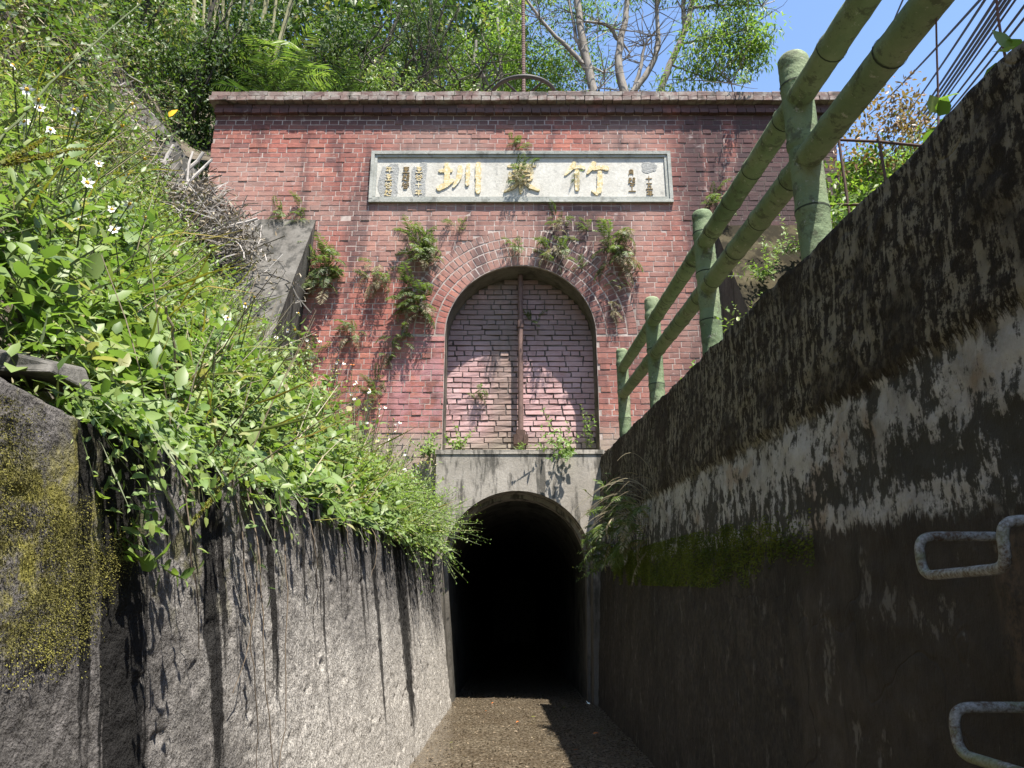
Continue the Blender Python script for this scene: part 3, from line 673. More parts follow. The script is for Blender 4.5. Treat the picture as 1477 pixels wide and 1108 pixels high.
# big characters, box coordinates (u right, v up) within a cell
def glyph(name, x0, z0, wd, ht, strokes, mat, y0, y1, parent, label=None):
    b = MB()
    for i, (pts, ws) in enumerate(strokes): stroke_mesh(b, [(x0 + u * wd, z0 + v * ht) for u, v in pts], [q * wd * (.86 if wd > .2 else 1) for q in ws], y0 - .0009 * i, y1)
    return part(name, b, mat, parent, label=label)
ZUN = [([(.02, .70), (.30, .74), (.36, .72)], [.08, .13, .12]), ([(.22, .98), (.24, .62), (.22, .28)], [.14, .15, .13]), ([(.0, .16), (.22, .30), (.40, .47)], [.13, .15, .08]),
       ([(.53, .90), (.50, .50), (.36, .20)], [.13, .13, .06]), ([(.70, .96), (.69, .60), (.68, .24)], [.10, .11, .09]), ([(.92, 1.0), (.92, .5), (.92, .0)], [.15, .14, .12])]
DONG = [([(.10, .84), (.52, .88), (.95, .86)], [.08, .11, .10]), ([(.22, .70), (.20, .56), (.24, .42)], [.09, .10, .08]), ([(.22, .70), (.80, .72), (.78, .44)], [.08, .10, .09]), ([(.26, .57), (.76, .58)], [.06, .07]), ([(.24, .44), (.78, .44)], [.07, .08]),
        ([(.51, 1.0), (.51, .5), (.50, .0)], [.11, .13, .12]), ([(.46, .40), (.30, .22), (.02, .08)], [.10, .11, .05]), ([(.56, .40), (.74, .24), (1.02, .12)], [.09, .13, .07])]
ZHU = [([(.26, 1.0), (.16, .78), (.0, .56)], [.09, .12, .05]), ([(.16, .80), (.40, .84), (.48, .76)], [.08, .10, .07]), ([(.29, .78), (.29, .40), (.28, .10)], [.13, .13, .10]),
       ([(.70, 1.0), (.62, .80), (.50, .60)], [.12, .12, .05]), ([(.60, .76), (.86, .82), (1.02, .76)], [.09, .13, .13]), ([(.80, .74), (.80, .36), (.76, .02)], [.13, .14, .12]), ([(.76, .02), (.66, .08), (.60, .14)], [.11, .07, .04])]
glyph('gold_character', -.93, 5.755, .56, .475, ZUN, m_gold, YP - .012, YP + .01, pq)
glyph('gold_character', -.12, 5.755, .46, .475, DONG, m_gold, YP - .012, YP + .01, pq)
glyph('gold_character', .64, 5.755, .55, .475, ZHU, m_gold, YP - .012, YP + .01, pq)
w_ = [.10, .13, .10]
SHI = [([(.05, .55), (.95, .58)], w_), ([(.5, 1), (.5, 0)], w_)]
WU = [([(.1, .95), (.9, .97)], w_), ([(.45, .95), (.32, .05)], w_), ([(.2, .55), (.75, .57), (.7, .05)], w_), ([(0, .03), (1, .05)], w_)]
NIAN = [([(.3, 1), (.05, .7)], w_), ([(.2, .82), (.9, .84)], w_), ([(.28, .58), (.85, .6)], w_), ([(.28, .58), (.28, .34)], w_), ([(0, .33), (1, .35)], w_), ([(.58, .82), (.58, 0)], w_)]
YUE = [([(.25, .95), (.24, .4), (.08, .02)], w_), ([(.25, .95), (.8, .95), (.78, .05)], w_), ([(.27, .66), (.76, .67)], w_), ([(.27, .4), (.76, .41)], w_)]
QI = [([(.1, .85), (.5, .87)], w_), ([(.3, 1), (.3, .4)], w_), ([(.05, .62), (.55, .64)], w_), ([(.2, .5), (.1, .2), (.0, .1)], w_), ([(.1, .22), (.5, .04), (1, .02)], w_), ([(.62, .9), (.95, .9), (.93, .65)], w_), ([(.62, .65), (.95, .64)], w_), ([(.63, .64), (.66, .34), (1, .32)], w_)]
GONG = [([(.2, .95), (.8, .97)], w_), ([(.5, .95), (.5, .05)], w_), ([(0, .03), (1, .05)], w_)]
TAI = [([(.1, .92), (.9, .94)], w_), ([(.5, 1), (.5, .75)], w_), ([(.2, .74), (.8, .75)], w_), ([(.1, .55), (.9, .57)], w_), ([(.25, .42), (.75, .43)], w_), ([(.5, .42), (.5, .05)], w_), ([(.0, .03), (1, .05)], w_)]
GU = [([(.3, 1), (.05, .7)], w_), ([(.7, 1), (.95, .7)], w_), ([(.5, .75), (.0, .4)], w_), ([(.5, .75), (1, .42)], w_), ([(.28, .35), (.28, .0)], w_), ([(.28, .35), (.75, .35), (.75, .0)], w_), ([(.28, .02), (.75, .02)], w_)]
def column(x, ztop, cell, gl, mat):
    for i, st_ in enumerate(gl):
        if st_: glyph('small_character', x, ztop - (i + 1) * cell * 1.18, cell, cell, st_, mat, YP - .007, YP + .01, pq)
column(1.64, 6.04, .085, [SHI, WU, NIAN], m_glyph); column(1.425, 6.13, .085, [YUE, None, None], m_glyph)
column(1.425, 6.02, .09, [QI, GONG], m_glyph)
column(-1.13 - .06, 6.17, .09, [TAI, GU, SHI, NIAN], m_gold); column(-1.29 - .06, 6.17, .09, [TAI, QI, GU], m_glyph); column(-1.56, 6.17, .09, [NIAN, TAI, GU, QI], m_gold)
for (x, z, a, b_) in ((-1.56 + .05, 5.95, .12, .24), (-1.14, 5.95, .095, .25), (1.69, 6.15, .09, .075)):
    n = 22; t = np.arange(n) * 2 * np.pi / n; rr = 1 + .12 * np.sin(3 * t + x) + G.normal(0, .05, n)
    V = [(x + a * rr[i] * math.cos(t[i]) / max(abs(math.cos(t[i])), abs(math.sin(t[i]))) ** .6, YP - .003, z + b_ * rr[i] * math.sin(t[i]) / max(abs(math.cos(t[i])), abs(math.sin(t[i]))) ** .6) for i in range(n)] + [(x, YP - .004, z)]
    e = MB(); e.add(V, [(i, (i + 1) % n, n) for i in range(n)]); part('eroded_patch', e, m_erode, pq)

# ------------------------------------------------------------------ sluice gear
gr = thing('sluice_rod', 'long rusty iron rod standing upright in front of the bricked up arch', 'rod', (.10, 8.44, 2.7))
b = MB(); b.tube([(.10, 8.44, z) for z in np.linspace(2.74, 4.80, 12)], .032, 10); part('shaft', b, m_rod, gr, True)
b = MB(); b.tube([(.10, 8.44, 4.12), (.10, 8.44, 4.17), (.10, 8.44, 4.22)], [.041, .043, .036], 10); part('sleeve', b, m_rod, gr, True)
b = MB(); b.box((.10, 8.44, 2.80), (.10, .07, .15), jit=.006); b.box((.045, 8.425, 2.76), (.05, .08, .11), jit=.006); b.box((.155, 8.425, 2.76), (.05, .08, .11), jit=.006); part('fork_bracket', b, m_rust, gr)
b = MB(); b.box((.10, 8.50, 2.80), (.17, .07, .06)); part('wall_plate', b, m_rust, gr)
hw = thing('sluice_handwheel', 'dark iron handwheel and tall screw spindle on top of the brick front', 'handwheel', (.16, 8.80, 7.17))
b = MB(); t = np.linspace(0, 2 * np.pi, 41); b.tube([(.16 + .44 * math.cos(a), 8.80 + .44 * math.sin(a), 7.62) for a in t], .028, 8, cap=False); part('rim', b, m_dkiron, hw, True)
for i in range(5):
    a = i * 2 * math.pi / 5 + .3; b = MB(); b.tube([(.16 + r * math.cos(a), 8.80 + r * math.sin(a), 7.62 - .03 * (.44 - r)) for r in (.05, .2, .43)], .016, 6); part('spoke', b, m_dkiron, hw, True)
b = MB(); b.tube([(.16, 8.80, z) for z in (7.55, 7.6, 7.68)], [.07, .075, .05], 12); part('hub', b, m_dkiron, hw, True)
zz = np.linspace(7.1, 9.4, 120); b = MB(); b.tube([(.16, 8.80, z) for z in zz], .024 + .004 * (np.arange(120) % 2), 8); part('spindle', b, m_rod, hw)
b = MB(); b.box((.16, 8.80, 7.30), (.26, .24, .42), jit=.01); part('pedestal', b, m_dkiron, hw)

# ------------------------------------------------------------------ bamboo style fence
fence = thing('bamboo_style_fence', 'green painted concrete fence shaped like bamboo along the top of the dark wall', 'fence', (1.08, 3, 2.0))
FXX = 1.075
ftop = lambda y: 2.655 + .096 * y; fbase = lambda y: 1.80 + .094 * y
pys = [-.55, .92, 2.42, 3.83, 5.40, 7.02]
def bamboo(name, p0, p1, rad, nodes, parent, dome=False):
    p0, p1 = np.array(p0), np.array(p1); L = np.linalg.norm(p1 - p0); n = 60; t = np.linspace(0, 1, n); r = np.full(n, rad)
    for q in nodes:
        dd = (t - q) * L; r = r + .006 * np.exp(-(dd / .016) ** 2) - .004 * np.exp(-(dd / .005) ** 2)
    path = p0 + (p1 - p0) * t[:, None] + np.stack([G.normal(0, .0012, n)] * 3, -1)
    b = MB()
    if dome:
        ext = [(p1 + (p1 - p0) / L * h_) for h_ in (.012, .022, .027)]; path = np.vstack([path, ext]); r = np.concatenate([r, [rad * .86, rad * .55, rad * .1]])
    b.tube(path, r, 18); o = part(name, b, m_bam, parent, True)
    for q in nodes:
        b = MB(); c = p0 + (p1 - p0) * q; d = (p1 - p0) / L; b.tube([c - d * .0035, c, c + d * .0035], rad + .0045, 18, cap=False); part('joint_line', b, m_ring, o)
    # painted culm split line
    return o
for y in pys:
    h_ = ftop(y) - fbase(y)
    bamboo('post', (FXX, y, fbase(y) - .15), (FXX, y, ftop(y)), .057, [.33, .60, .87] if int(y * 7) % 2 else [.36, .64, .88], fence, True)
for i in range(len(pys) - 1):
    a, b_ = pys[i], pys[i + 1]
    for dz, rr in ((-.185, .047), (-.445, .047)):
        nd = [R.uniform(.08, .16), R.uniform(.3, .4), R.uniform(.53, .62), R.uniform(.78, .9)]
        bamboo('rail', (FXX - .006, a, ftop(a) + dz), (FXX - .006, b_, ftop(b_) + dz), rr, nd, fence)

# ------------------------------------------------------------------ step irons
def frames_tube(b, P, r, sides):
    T = unit_(np.gradient(P, axis=0)); A = np.zeros_like(P); a = np.cross(T[0], (0, .3, 1.)); 
    for i in range(len(P)):
        a = a - T[i] * a.dot(T[i]); a = a / np.linalg.norm(a); A[i] = a
    B = np.cross(T, A); th_ = np.arange(sides) * 2 * np.pi / sides; rr = r * (1 + .05 * fbm(np.arange(len(P)) * .4, np.zeros(len(P)), 3, 3))
    V = P[:, None] + rr[:, None, None] * (np.cos(th_)[None, :, None] * A[:, None] + np.sin(th_)[None, :, None] * B[:, None])
    i = np.arange(len(P) - 1)[:, None] * sides; j = np.arange(sides)[None]; j2 = (j + 1) % sides
    b.add(V.reshape(-1, 3), np.stack([i + j, i + sides + j, i + sides + j2, i + j2], -1).reshape(-1, 4))
def unit_(v): return v / (np.linalg.norm(v, axis=-1, keepdims=True) + 1e-9)
def step_iron(zt, yf, yn, xo, label):
    o = thing('step_iron', label, 'step iron', (.9, (yf + yn) / 2, zt), 'step irons in the dark wall'); b = MB()
    pts = [(.93, yf, zt), (xo + .018, yf, zt), (xo + .005, yf, zt - .004), (xo, yf, zt - .02), (xo, yf, zt - .055), (xo, yf - .005, zt - .067), (xo, yf - .02, zt - .072), (xo, yn + .02, zt - .072), (xo, yn + .005, zt - .067), (xo, yn, zt - .055), (xo, yn, zt - .02), (xo + .005, yn, zt - .004), (xo + .018, yn, zt), (.93, yn, zt)]
    P = np.array(pts); seg = np.concatenate([[0], np.cumsum(np.linalg.norm(np.diff(P, axis=0), axis=1))]); q = np.linspace(0, seg[-1], 110)
    P2 = np.stack([np.interp(q, seg, P[:, i]) for i in range(3)], -1)
    for _ in range(6): P2[1:-1] = (P2[:-2] + P2[1:-1] * 2 + P2[2:]) / 4
    frames_tube(b, P2, .0088, 10); part('bent_bar', b, m_step, o, True)
step_iron(1.00, 1.44, 1.19, .757, 'upper galvanised step iron bent into a drop tread on the dark wall')
step_iron(.71, 1.39, 1.14, .745, 'lower step iron with pale worn bar near the picture edge')

# ------------------------------------------------------------------ vegetation helpers
def unit(v): v = np.asarray(v, float); return v / (np.linalg.norm(v, axis=-1, keepdims=True) + 1e-9)
def stems(b, g, P, D, H, k, L, ratio=.55, tri=8, droop=.15, t0=.2, up=(.25, -.25, 1), spread=.9, stemw=.006, rmu=.5, rs=.22, bs=None):
    """N leafy stems: alternate leaves along each, plus a thin stem ribbon"""
    N = len(P); P = np.asarray(P, float); D = unit(D); H = np.broadcast_to(H, (N,)).astype(float); L = np.broadcast_to(L, (N,)).astype(float)
    t = np.linspace(t0, 1, k)[None] + g.uniform(-.04, .04, (N, k)); t = np.clip(t, 0, 1)
    Q = P[:, None] + D[:, None] * (H[:, None] * t)[..., None]; Q[..., 2] -= droop * H[:, None] * t ** 2
    ph = g.uniform(0, 6.28, N)[:, None] + np.arange(k)[None] * 2.4 + g.normal(0, .4, (N, k))
    A = unit(np.cross(D, g.normal(0, 1, (N, 3)))); B = np.cross(D, A)
    ld = (np.cos(ph)[..., None] * A[:, None] + np.sin(ph)[..., None] * B[:, None]) * spread + D[:, None] * (.35 + .5 * t ** 3)[..., None] + g.normal(0, .15, (N, k, 3))
    nr = np.array(up)[None, None] * .9 + D[:, None] * .5 + g.normal(0, .28, (N, k, 3))
    LL = L[:, None] * (1.1 - .55 * t) * g.uniform(.65, 1.2, (N, k))
    r = np.clip(rmu + g.normal(0, rs, (N, k)) + g.normal(0, .12, (N, 1)), 0, 1)
    b.leaves(Q.reshape(-1, 3), unit(ld).reshape(-1, 3), nr.reshape(-1, 3), LL.ravel(), LL.ravel() * ratio * g.uniform(.85, 1.15, N * k), r.ravel(), tri, .14, .18)
    if stemw and bs is not None:
        M_ = P + D * (H * .55)[:, None]; M_[:, 2] -= droop * H * .3; E_ = P + D * H[:, None]; E_[:, 2] -= droop * H
        for a, c in ((P, M_), (M_, E_)):
            d = c - a; bs.leaves(a - d * .04, d, g.normal(0, 1, (N, 3)), np.linalg.norm(d, axis=1) * 1.08, stemw, g.random(N), 2, 0, 0)
def bz(x, y): return bank(np.atleast_1d(np.asarray(x, float)), np.atleast_1d(np.asarray(y, float)))

# ---------- undergrowth on the left bank
g = np.random.default_rng(21)
N = 7600; u = g.beta(1.0, 1.6, N) * 3.3; y = .45 + 7.6 * g.random(N) ** .85; x = -.80 - u
P = np.stack([x, y, bz(x, y) - .02], -1)
bare = fbm(x * 1.9, y * 1.9, 3, 77) > .13
keep = ~bare | (g.random(N) < .3); P = P[keep]; x, y, u = x[keep], y[keep], u[keep]; N = len(P)
D = np.stack([.45 + g.normal(0, .35, N), -.15 + g.normal(0, .35, N), .9 + g.normal(0, .15, N)], -1)
H = g.uniform(.16, .42, N) * (1 + .55 * np.clip((y - 3.5) / 3.5, 0, 1)) * np.clip(.55 + u * .8, 0, 1) * np.where((y < 2.3), .75, 1) * np.clip(1 + 1.9 * fbm(x * 2.6, y * 2.6, 3, 66), .35, 1.7)
sp_n = fbm(x * 1.1 + 9, y * 1.1, 3, 44) + g.normal(0, .05, N)
H *= np.where((y > 5.3) & (x < -1.5), .36, 1)
L = np.where(sp_n > .09, .10, np.where(sp_n > -.03, .062, .042)) * g.uniform(.65, 1.3, N) * np.where(y < 1.6, .8, 1)
ratio_n = np.where(sp_n > .09, .62, np.where(sp_n > -.03, .5, .34))
ug = MB(); us = MB()
bright = fbm(x * 1.2 + 3, y * 1.2, 3, 12)
near = y < 4.6
for lo_, hi_, rt, kk in ((-9, -.03, .36, 15), (-.03, .09, .52, 10), (.09, 9, .66, 7)):
    q_ = near & (sp_n > lo_) & (sp_n <= hi_); stems(ug, g, P[q_], D[q_], H[q_], kk, L[q_], rt, 8, .2, bs=us, rmu=.5 if lo_ > -1 else .62)
stems(ug, g, P[~near], D[~near], H[~near], 12, L[~near] * .95, .5, 4, .2, bs=us, rmu=.62)
und = tag(link('undergrowth', ug.me('undergrowth', m_leaf)), 'dense green weeds covering the left bank', 'undergrowth', None, 'stuff')
part('weed_stems', us, m_stem, und, kind='stuff')

gb = MB(); n = 750; far_ = np.where(y > 1.7)[0]; i = far_[g.integers(0, len(far_), n)]; q_ = P[i] + g.normal(0, .05, (n, 3)); d = np.stack([.35 + g.normal(0, .5, n), g.normal(-.1, .5, n), 1 + 0 * q_[:, 0]], -1)
for a_ in range(2):
    ln = g.uniform(.12, .34, n); gb.leaves(q_, d, g.normal(0, 1, (n, 3)), ln, g.uniform(.005, .010, n), g.random(n), 4, .05, .35); q_ = q_ + unit(d) * (ln * .9)[:, None]; d = d + np.stack([.5 + 0 * ln, -.1 + 0 * ln, -.7 + 0 * ln], -1)
part('grass_blades', gb, m_yel, und, kind='stuff')
gb = MB(); n = 420; i = far_[g.integers(0, len(far_), n)]
for q_ in P[i]:
    d = unit([.4 + g.normal(0, .5), g.normal(-.1, .5), .9]); l = g.uniform(.25, .7); t = np.linspace(0, 1, 5)[:, None]; gb.tube(q_ + d * l * t + g.normal(0, .012, (5, 3)) * t, np.linspace(.003, .0012, 5), 3, g.random(), False)
part('dry_stalks', gb, m_dry, und, kind='stuff')
# the far end spills over the wall beside the tunnel mouth
N = 900; y = g.uniform(4.6, 8.0, N); x = -.86 + g.uniform(-.25, .08, N)
P = np.stack([x, y, wall_top_l(y) + g.uniform(0, .25, N)], -1); D = np.stack([.55 + g.normal(0, .4, N), g.normal(-.1, .4, N), .75 + g.normal(0, .4, N)], -1)
b1 = MB(); b2 = MB(); stems(b1, g, P, D, g.uniform(.2, .62, N) * np.clip(.55 + (y - 4.6) / 4, 0, 1.1), 13, g.uniform(.03, .05, N), .5, 4, .28, bs=b2, rmu=.6)
sp = tag(link('weed_thicket', b1.me('weed_thicket', m_leaf2)), 'bright green thicket of weeds spilling over the left wall beside the tunnel mouth', 'weeds', None, 'stuff')
part('weed_stems', b2, m_stem, sp, kind='stuff')

# ---------- steep hillside on the left: patchy creepers over soil, hanging dry vines
N = 5600; u = g.uniform(2.0, 7.5, N); y = g.uniform(.6, 8.7, N) ; x = -.85 - u
pt = fbm(x * .9, y * .9, 4, 55); keep = (pt > -.10) | (g.random(N) < .2); x, y, u = x[keep], y[keep], u[keep]; N = len(x)
P = np.stack([x, y, bz(x, y)], -1); D = np.stack([.8 + g.normal(0, .4, N), -.25 + g.normal(0, .4, N), .35 + g.normal(0, .45, N)], -1)
b1 = MB(); b2 = MB(); stems(b1, g, P, D, g.uniform(.2, .75, N) * np.where((y > 5.5) & (u < 3.6), .45, 1), 12, g.uniform(.055, .115, N), .56, 4, .45, bs=b2, rmu=.5, stemw=.008)
hl = tag(link('hillside_creepers', b1.me('hillside_creepers', m_hill)), 'patchy green creepers hanging over the steep hillside', 'creepers', None, 'stuff')
part('creeper_stems', b2, m_dry, hl, kind='stuff')
N = 800; y = g.uniform(1.6, 5.6, N); u = g.uniform(1.9, 3.4, N); x = -.85 - u; P = np.stack([x + .05, y, bz(x, y) + .1], -1)
b1 = MB(); d = np.stack([.35 + g.normal(0, .2, N), g.normal(0, .35, N), -.75 + g.normal(0, .25, N)], -1); b1.leaves(P, d, g.normal(0, 1, (N, 3)), g.uniform(.2, .7, N), .008, g.random(N), 4, 0, .4)
tag(link('dry_grass', b1.me('dry_grass', m_dry)), 'withered pale grass hanging on the bare upper bank', 'dry grass', None, 'stuff')

# ---------- individual weeds
def weed_mesh(seed, n, h, k, L, ratio, spread, tri=8, up=(.2, -.2, 1)):
    g = np.random.default_rng(seed); P = g.normal(0, .03, (n, 3)); P[:, 2] = 0
    D = np.stack([g.normal(0, spread, n), g.normal(0, spread, n), np.ones(n)], -1); b = MB(); bs = MB()
    stems(b, g, P, D, g.uniform(.6, 1.1, n) * h, k, L * g.uniform(.8, 1.2, n), ratio, tri, .15, .15, up, bs=bs, stemw=.007)
    return b, bs
def plant_proto(name, label, cat, group, seed, mat=m_leaf, **kw):
    o = thing(name, label, cat, (0, 0, -50), group); b, bs = weed_mesh(seed, **kw)
    link('foliage', b.me('foliage', mat), o); link('stems', bs.me('stems', m_stem), o); return o
used = set()
def place(proto, loc, rz=0., s=1., label=None, group=None, tilt=(0, 0)):
    o = proto if proto.name not in used else copy_tree(proto); used.add(o.name); used.add(proto.name)
    o.location = loc; o.rotation_euler = (tilt[0], tilt[1], rz); o.scale = (s, s, s)
    if label: o['label'] = label
    if group: o['group'] = group
    return o
GW = 'leafy weeds on the left bank'; LW = 'leafy green weed among the dense weeds of the left bank'
ORD = 'first second third fourth fifth sixth seventh eighth ninth tenth eleventh twelfth thirteenth fourteenth fifteenth sixteenth seventeenth eighteenth nineteenth twentieth'.split()
ORD += ['twenty-' + q for q in ORD[:9]]
wp = [plant_proto('leafy_weed', LW, 'weed', GW, 500 + i, m_leaf2 if i % 2 else m_leaf, n=7, h=.42, k=11, L=.075 if i < 2 else .05, ratio=.5, spread=.45) for i in range(5)]
for rowname, us_, n in (('along the wall edge', (.02, .18), 20), ('halfway up the bank', (.45, .95), 18), ('high on the bank', (1.3, 2.1), 16)):
    for i in range(n):
        y = .9 + 7.0 * (i + .5 + R.uniform(-.3, .3)) / n; x = -.88 - R.uniform(*us_)
        place(R.choice(wp), (x, y, float(bz(x, y)[0]) + .03), R.uniform(0, 6.28), R.uniform(.7, 1.15) * (1 if y > 1.6 else .7), 'leafy weed %s, %s counting from the camera towards the tunnel' % (rowname, ORD[i]), tilt=(R.uniform(-.2, .3), R.uniform(.05, .5)))
# weeds hanging over the wall edge: their shadows streak down the wall
GH = 'weeds hanging over the left wall'; LH = 'green weed hanging over the top edge of the left wall'
def hang_mesh(seed, n, k, L, reach, drop):
    g = np.random.default_rng(seed); b = MB(); bs = MB(); P = np.stack([g.uniform(-.06, 0, n), g.normal(0, .08, n), g.uniform(-.02, .05, n)], -1)
    D = np.stack([.75 + g.normal(0, .25, n), g.normal(-.1, .45, n), g.normal(.25, .35, n)], -1)
    stems(b, g, P, D, g.uniform(.5, 1.1, n) * reach, k, L * g.uniform(.7, 1.2, n), .55, 8, drop, .15, bs=bs); return b, bs
hp = []
for i in range(4):
    o = thing('hanging_weed', LH, 'weed', (0, 0, -50), GH); b, bs = hang_mesh(600 + i, 9, 10, .05, .30, .75); link('foliage', b.me('foliage', m_leaf if i % 2 else m_leaf2), o); link('stems', bs.me('stems', m_stem), o); hp.append(o)
for hi, (y, s_) in enumerate([(1.30, .55), (1.38, .8), (1.46, .95), (1.55, .9), (1.66, .7), (1.84, .75), (1.95, .95), (2.05, .7), (2.35, .6), (2.52, .75), (3.15, .6), (3.6, .5), (4.2, .7), (4.7, .8), (5.15, .9), (5.5, 1.1), (5.85, 1.2), (6.2, 1.1), (6.6, 1.2), (7.0, 1.2), (7.4, 1.15), (7.75, 1.)]):
    place(R.choice(hp), (-.80, y, float(wall_top_l(y)) + .02), R.uniform(-.3, .3), s_, 'weed hanging over the left wall edge, %s from the camera towards the tunnel' % ORD[hi])
lowp = plant_proto('leafy_weed', 'small bright weed sprouting low on the left wall face below the hanging weeds', 'weed', None, 640, m_leaf2, n=6, h=.16, k=9, L=.048, ratio=.6, spread=.7)
place(lowp, (-.74, 1.44, .98), 0, 1, tilt=(0, .9))
GR = 'thin roots hanging down the left wall'
for hi, (y, l, dx) in enumerate(((1.62, .42, .03), (1.98, .75, .03), (2.05, .55, .05), (2.12, .95, .02), (2.4, .8, .02), (2.62, .4, .05), (3.3, .35, .03), (4.0, .3, .04))):
    zt = float(wall_top_l(y)); n = 16; t = np.linspace(0, 1, n); zz = zt - l * t; b = MB()
    b.tube(np.stack([-(.60 + .13 * zz) + .02 + dx * np.sin(t * 3) + G.normal(0, .003, n), y + .12 * t ** 2 * R.choice([-1, 1, 1]) + .01 * np.sin(t * 9), zz], -1), np.linspace(.0024, .001, n), 4, R.random())
    tag(link('hanging_root', b.me('hanging_root', m_root)), 'thin root hanging down the left wall, %s from the picture\'s left edge' % ORD[hi], 'root', GR)

# ---------- daisies
def flower_meshes():
    out = []
    for v in range(3):
        g = np.random.default_rng(700 + v); n = 6 + v % 2; a = np.arange(n) * 2 * np.pi / n + g.normal(0, .1, n); b = MB()
        D = np.stack([np.cos(a), np.sin(a), g.normal(-.15, .15, n)], -1); b.leaves(D * .004, D, np.tile([0, 0, 1.], (n, 1)), g.uniform(.014, .018, n), .011, .5, 4, .1, .25)
        c = MB(); c.tube([(0, 0, -.004), (0, 0, 0), (0, 0, .003), (0, 0, .0045)], [.003, .0055, .005, .002], 8); out.append((b.me('flower', m_petal), c.me('flower_centre', m_ctr)))
    return out
FM = flower_meshes()
GD = 'white daisy weeds on the left bank'; LD = 'white daisy weed with yellow centred flowers on the left bank'
def daisy_proto(seed, h, nf=4):
    o = thing('daisy_plant', LD, 'daisy', (0, 0, -50), GD); g = np.random.default_rng(seed)
    b, bs = weed_mesh(seed, 5, h * .75, 9, .05, .42, .3); link('foliage', b.me('foliage', m_leaf), o)
    for i in range(nf):
        p = np.array([g.normal(.06, .1), g.normal(-.05, .1), h * g.uniform(.8, 1.12)]); m_ = p * np.array([.4, .4, .55]); bs.tube([(0, 0, 0), m_, p], [.003, .0025, .0018], 4)
        f = link('flower', FM[i % 3][0], o, tuple(p)); f.rotation_euler = (g.normal(.7, .4), g.normal(.35, .35), g.uniform(0, 6)); f.scale = [g.uniform(.85, 1.2)] * 3
        link('flower_centre', FM[i % 3][1], f)
    link('stems', bs.me('stems', m_stem), o); return o
DFAR = [-1.9, -1.75, -1.6, -1.5, -1.92, -1.35, -1.25, -1.1, -1.7, -2.1, -1.4, -2.0, -1.0, -.95, -1.3]
dp = [daisy_proto(720 + i, [.34, .45, .55, .62][i], 4 + i % 2) for i in range(4)]
for hi, (x, y, k) in enumerate([(-1.32, 1.75, 0), (-1.4, 1.95, 1), (-1.2, 1.9, 0), (-1.5, 2.2, 1), (-1.62, 2.3, 0), (-1.25, 2.3, 0), (-1.45, 2.6, 0), (-1.2, 3.1, 1), (-1.75, 2.9, 0),
                (-1.9, 6.6, 3), (-1.75, 6.9, 3), (-1.6, 6.8, 2), (-1.5, 7.2, 3), (-1.92, 7.2, 2), (-1.35, 7.0, 3), (-1.25, 7.3, 3), (-1.1, 7.1, 2), (-1.7, 7.5, 3), (-2.1, 7.0, 2), (-1.4, 7.6, 2), (-2.0, 6.2, 1), (-1.0, 7.5, 2), (-.95, 6.9, 1), (-1.3, 6.2, 2)]):
    place(dp[k], (x, y, float(bz(x, y)[0]) + (.12 if y > 6 else .02)), R.uniform(-.6, .6), 1.0 if y < 4 else 1.15, ('white daisy weed %s in the near cluster at left, counting away from the camera' % ORD[hi]) if y < 4 else ('white daisy weed before the lower bricks, %s planted from the left' % ORD[sorted(DFAR).index(x)]))
of = thing('orange_flower', 'single small orange flower among the white daisies before the brick wall', 'flower', (-1.55, 7.0, 3.0))
b = MB(); n = 7; a = np.arange(n) * .9; D = np.stack([np.cos(a), np.sin(a), .2 * np.ones(n)], -1); b.leaves(D * 0, D, np.tile([.2, -.6, .8], (n, 1)), .028, .02, .5, 4); b.V[0] += (-1.55, 7.0, 3.18); link('petals', b.me('petals', m_orange), of).location = (1.55, -7.0, -3.0)
b = MB(); b.tube([(-1.55, 7.0, 2.7), (-1.55, 7.0, 3.18)], .003, 4); part('stem', b, m_stem, of)

# ---------- amaranth spikes, long stalks, big leaves, slab
def amaranth(label, base, spikes, seed):
    g = np.random.default_rng(seed); o = thing('amaranth_plant', label, 'amaranth', base)
    for pts in spikes:
        P = np.array(pts, float); t = np.arange(len(P)); q = np.linspace(0, len(P) - 1, 40); Q = np.stack([np.interp(q, t, P[:, i]) for i in range(3)], -1)
        b = MB(); rr = .0035 * (1 - .6 * np.linspace(0, 1, 40)); b.tube(Q, rr, 6, .5); n = 420; i = g.integers(4, 40, n); D = g.normal(0, 1, (n, 3)); D[:, 2] += .3
        b.leaves(Q[i], unit(D), g.normal(0, 1, (n, 3)), g.uniform(.005, .009, n) * (1.25 - i / 50), .004, g.uniform(.3, 1, n), 2); part('flower_spike', b, m_yel, o)
    P = np.array([base, spikes[0][0]]); b = MB(); b.tube([P[0], P.mean(0) + (.02, 0, 0), P[1]], .004, 5); part('stalk', b, m_stem, o)
    b1 = MB(); n = 12; t = g.random(n)[:, None]; Q = P[0] * (1 - t) + P[1] * t; D = g.normal(0, 1, (n, 3)) * (1, 1, .4); b1.leaves(Q, unit(D), np.tile([.2, -.2, 1], (n, 1)) + g.normal(0, .2, (n, 3)), g.uniform(.04, .07, n), .03, g.random(n), 8); part('foliage', b1, m_leaf2, o)
amaranth('amaranth weed with bent pale seed spikes at the upper left near the daisies', (-.95, 1.02, 1.28), [[(-.82, 1.06, 1.55), (-.82, 1.15, 1.62), (-.82, 1.22, 1.685), (-.82, 1.3, 1.74)], [(-.82, 1.06, 1.55), (-.82, 1.12, 1.6), (-.82, 1.18, 1.65)], [(-.82, 1.06, 1.55), (-.82, 1.12, 1.62), (-.82, 1.15, 1.66)]], 1)
amaranth('amaranth weed with two upright seed spikes leaning over the left wall', (-.86, 1.85, 1.22), [[(-.72, 1.72, 1.05), (-.72, 1.82, 1.13), (-.72, 1.91, 1.27)], [(-.72, 1.8, 1.10), (-.71, 1.87, 1.18), (-.70, 1.93, 1.25)]], 2)
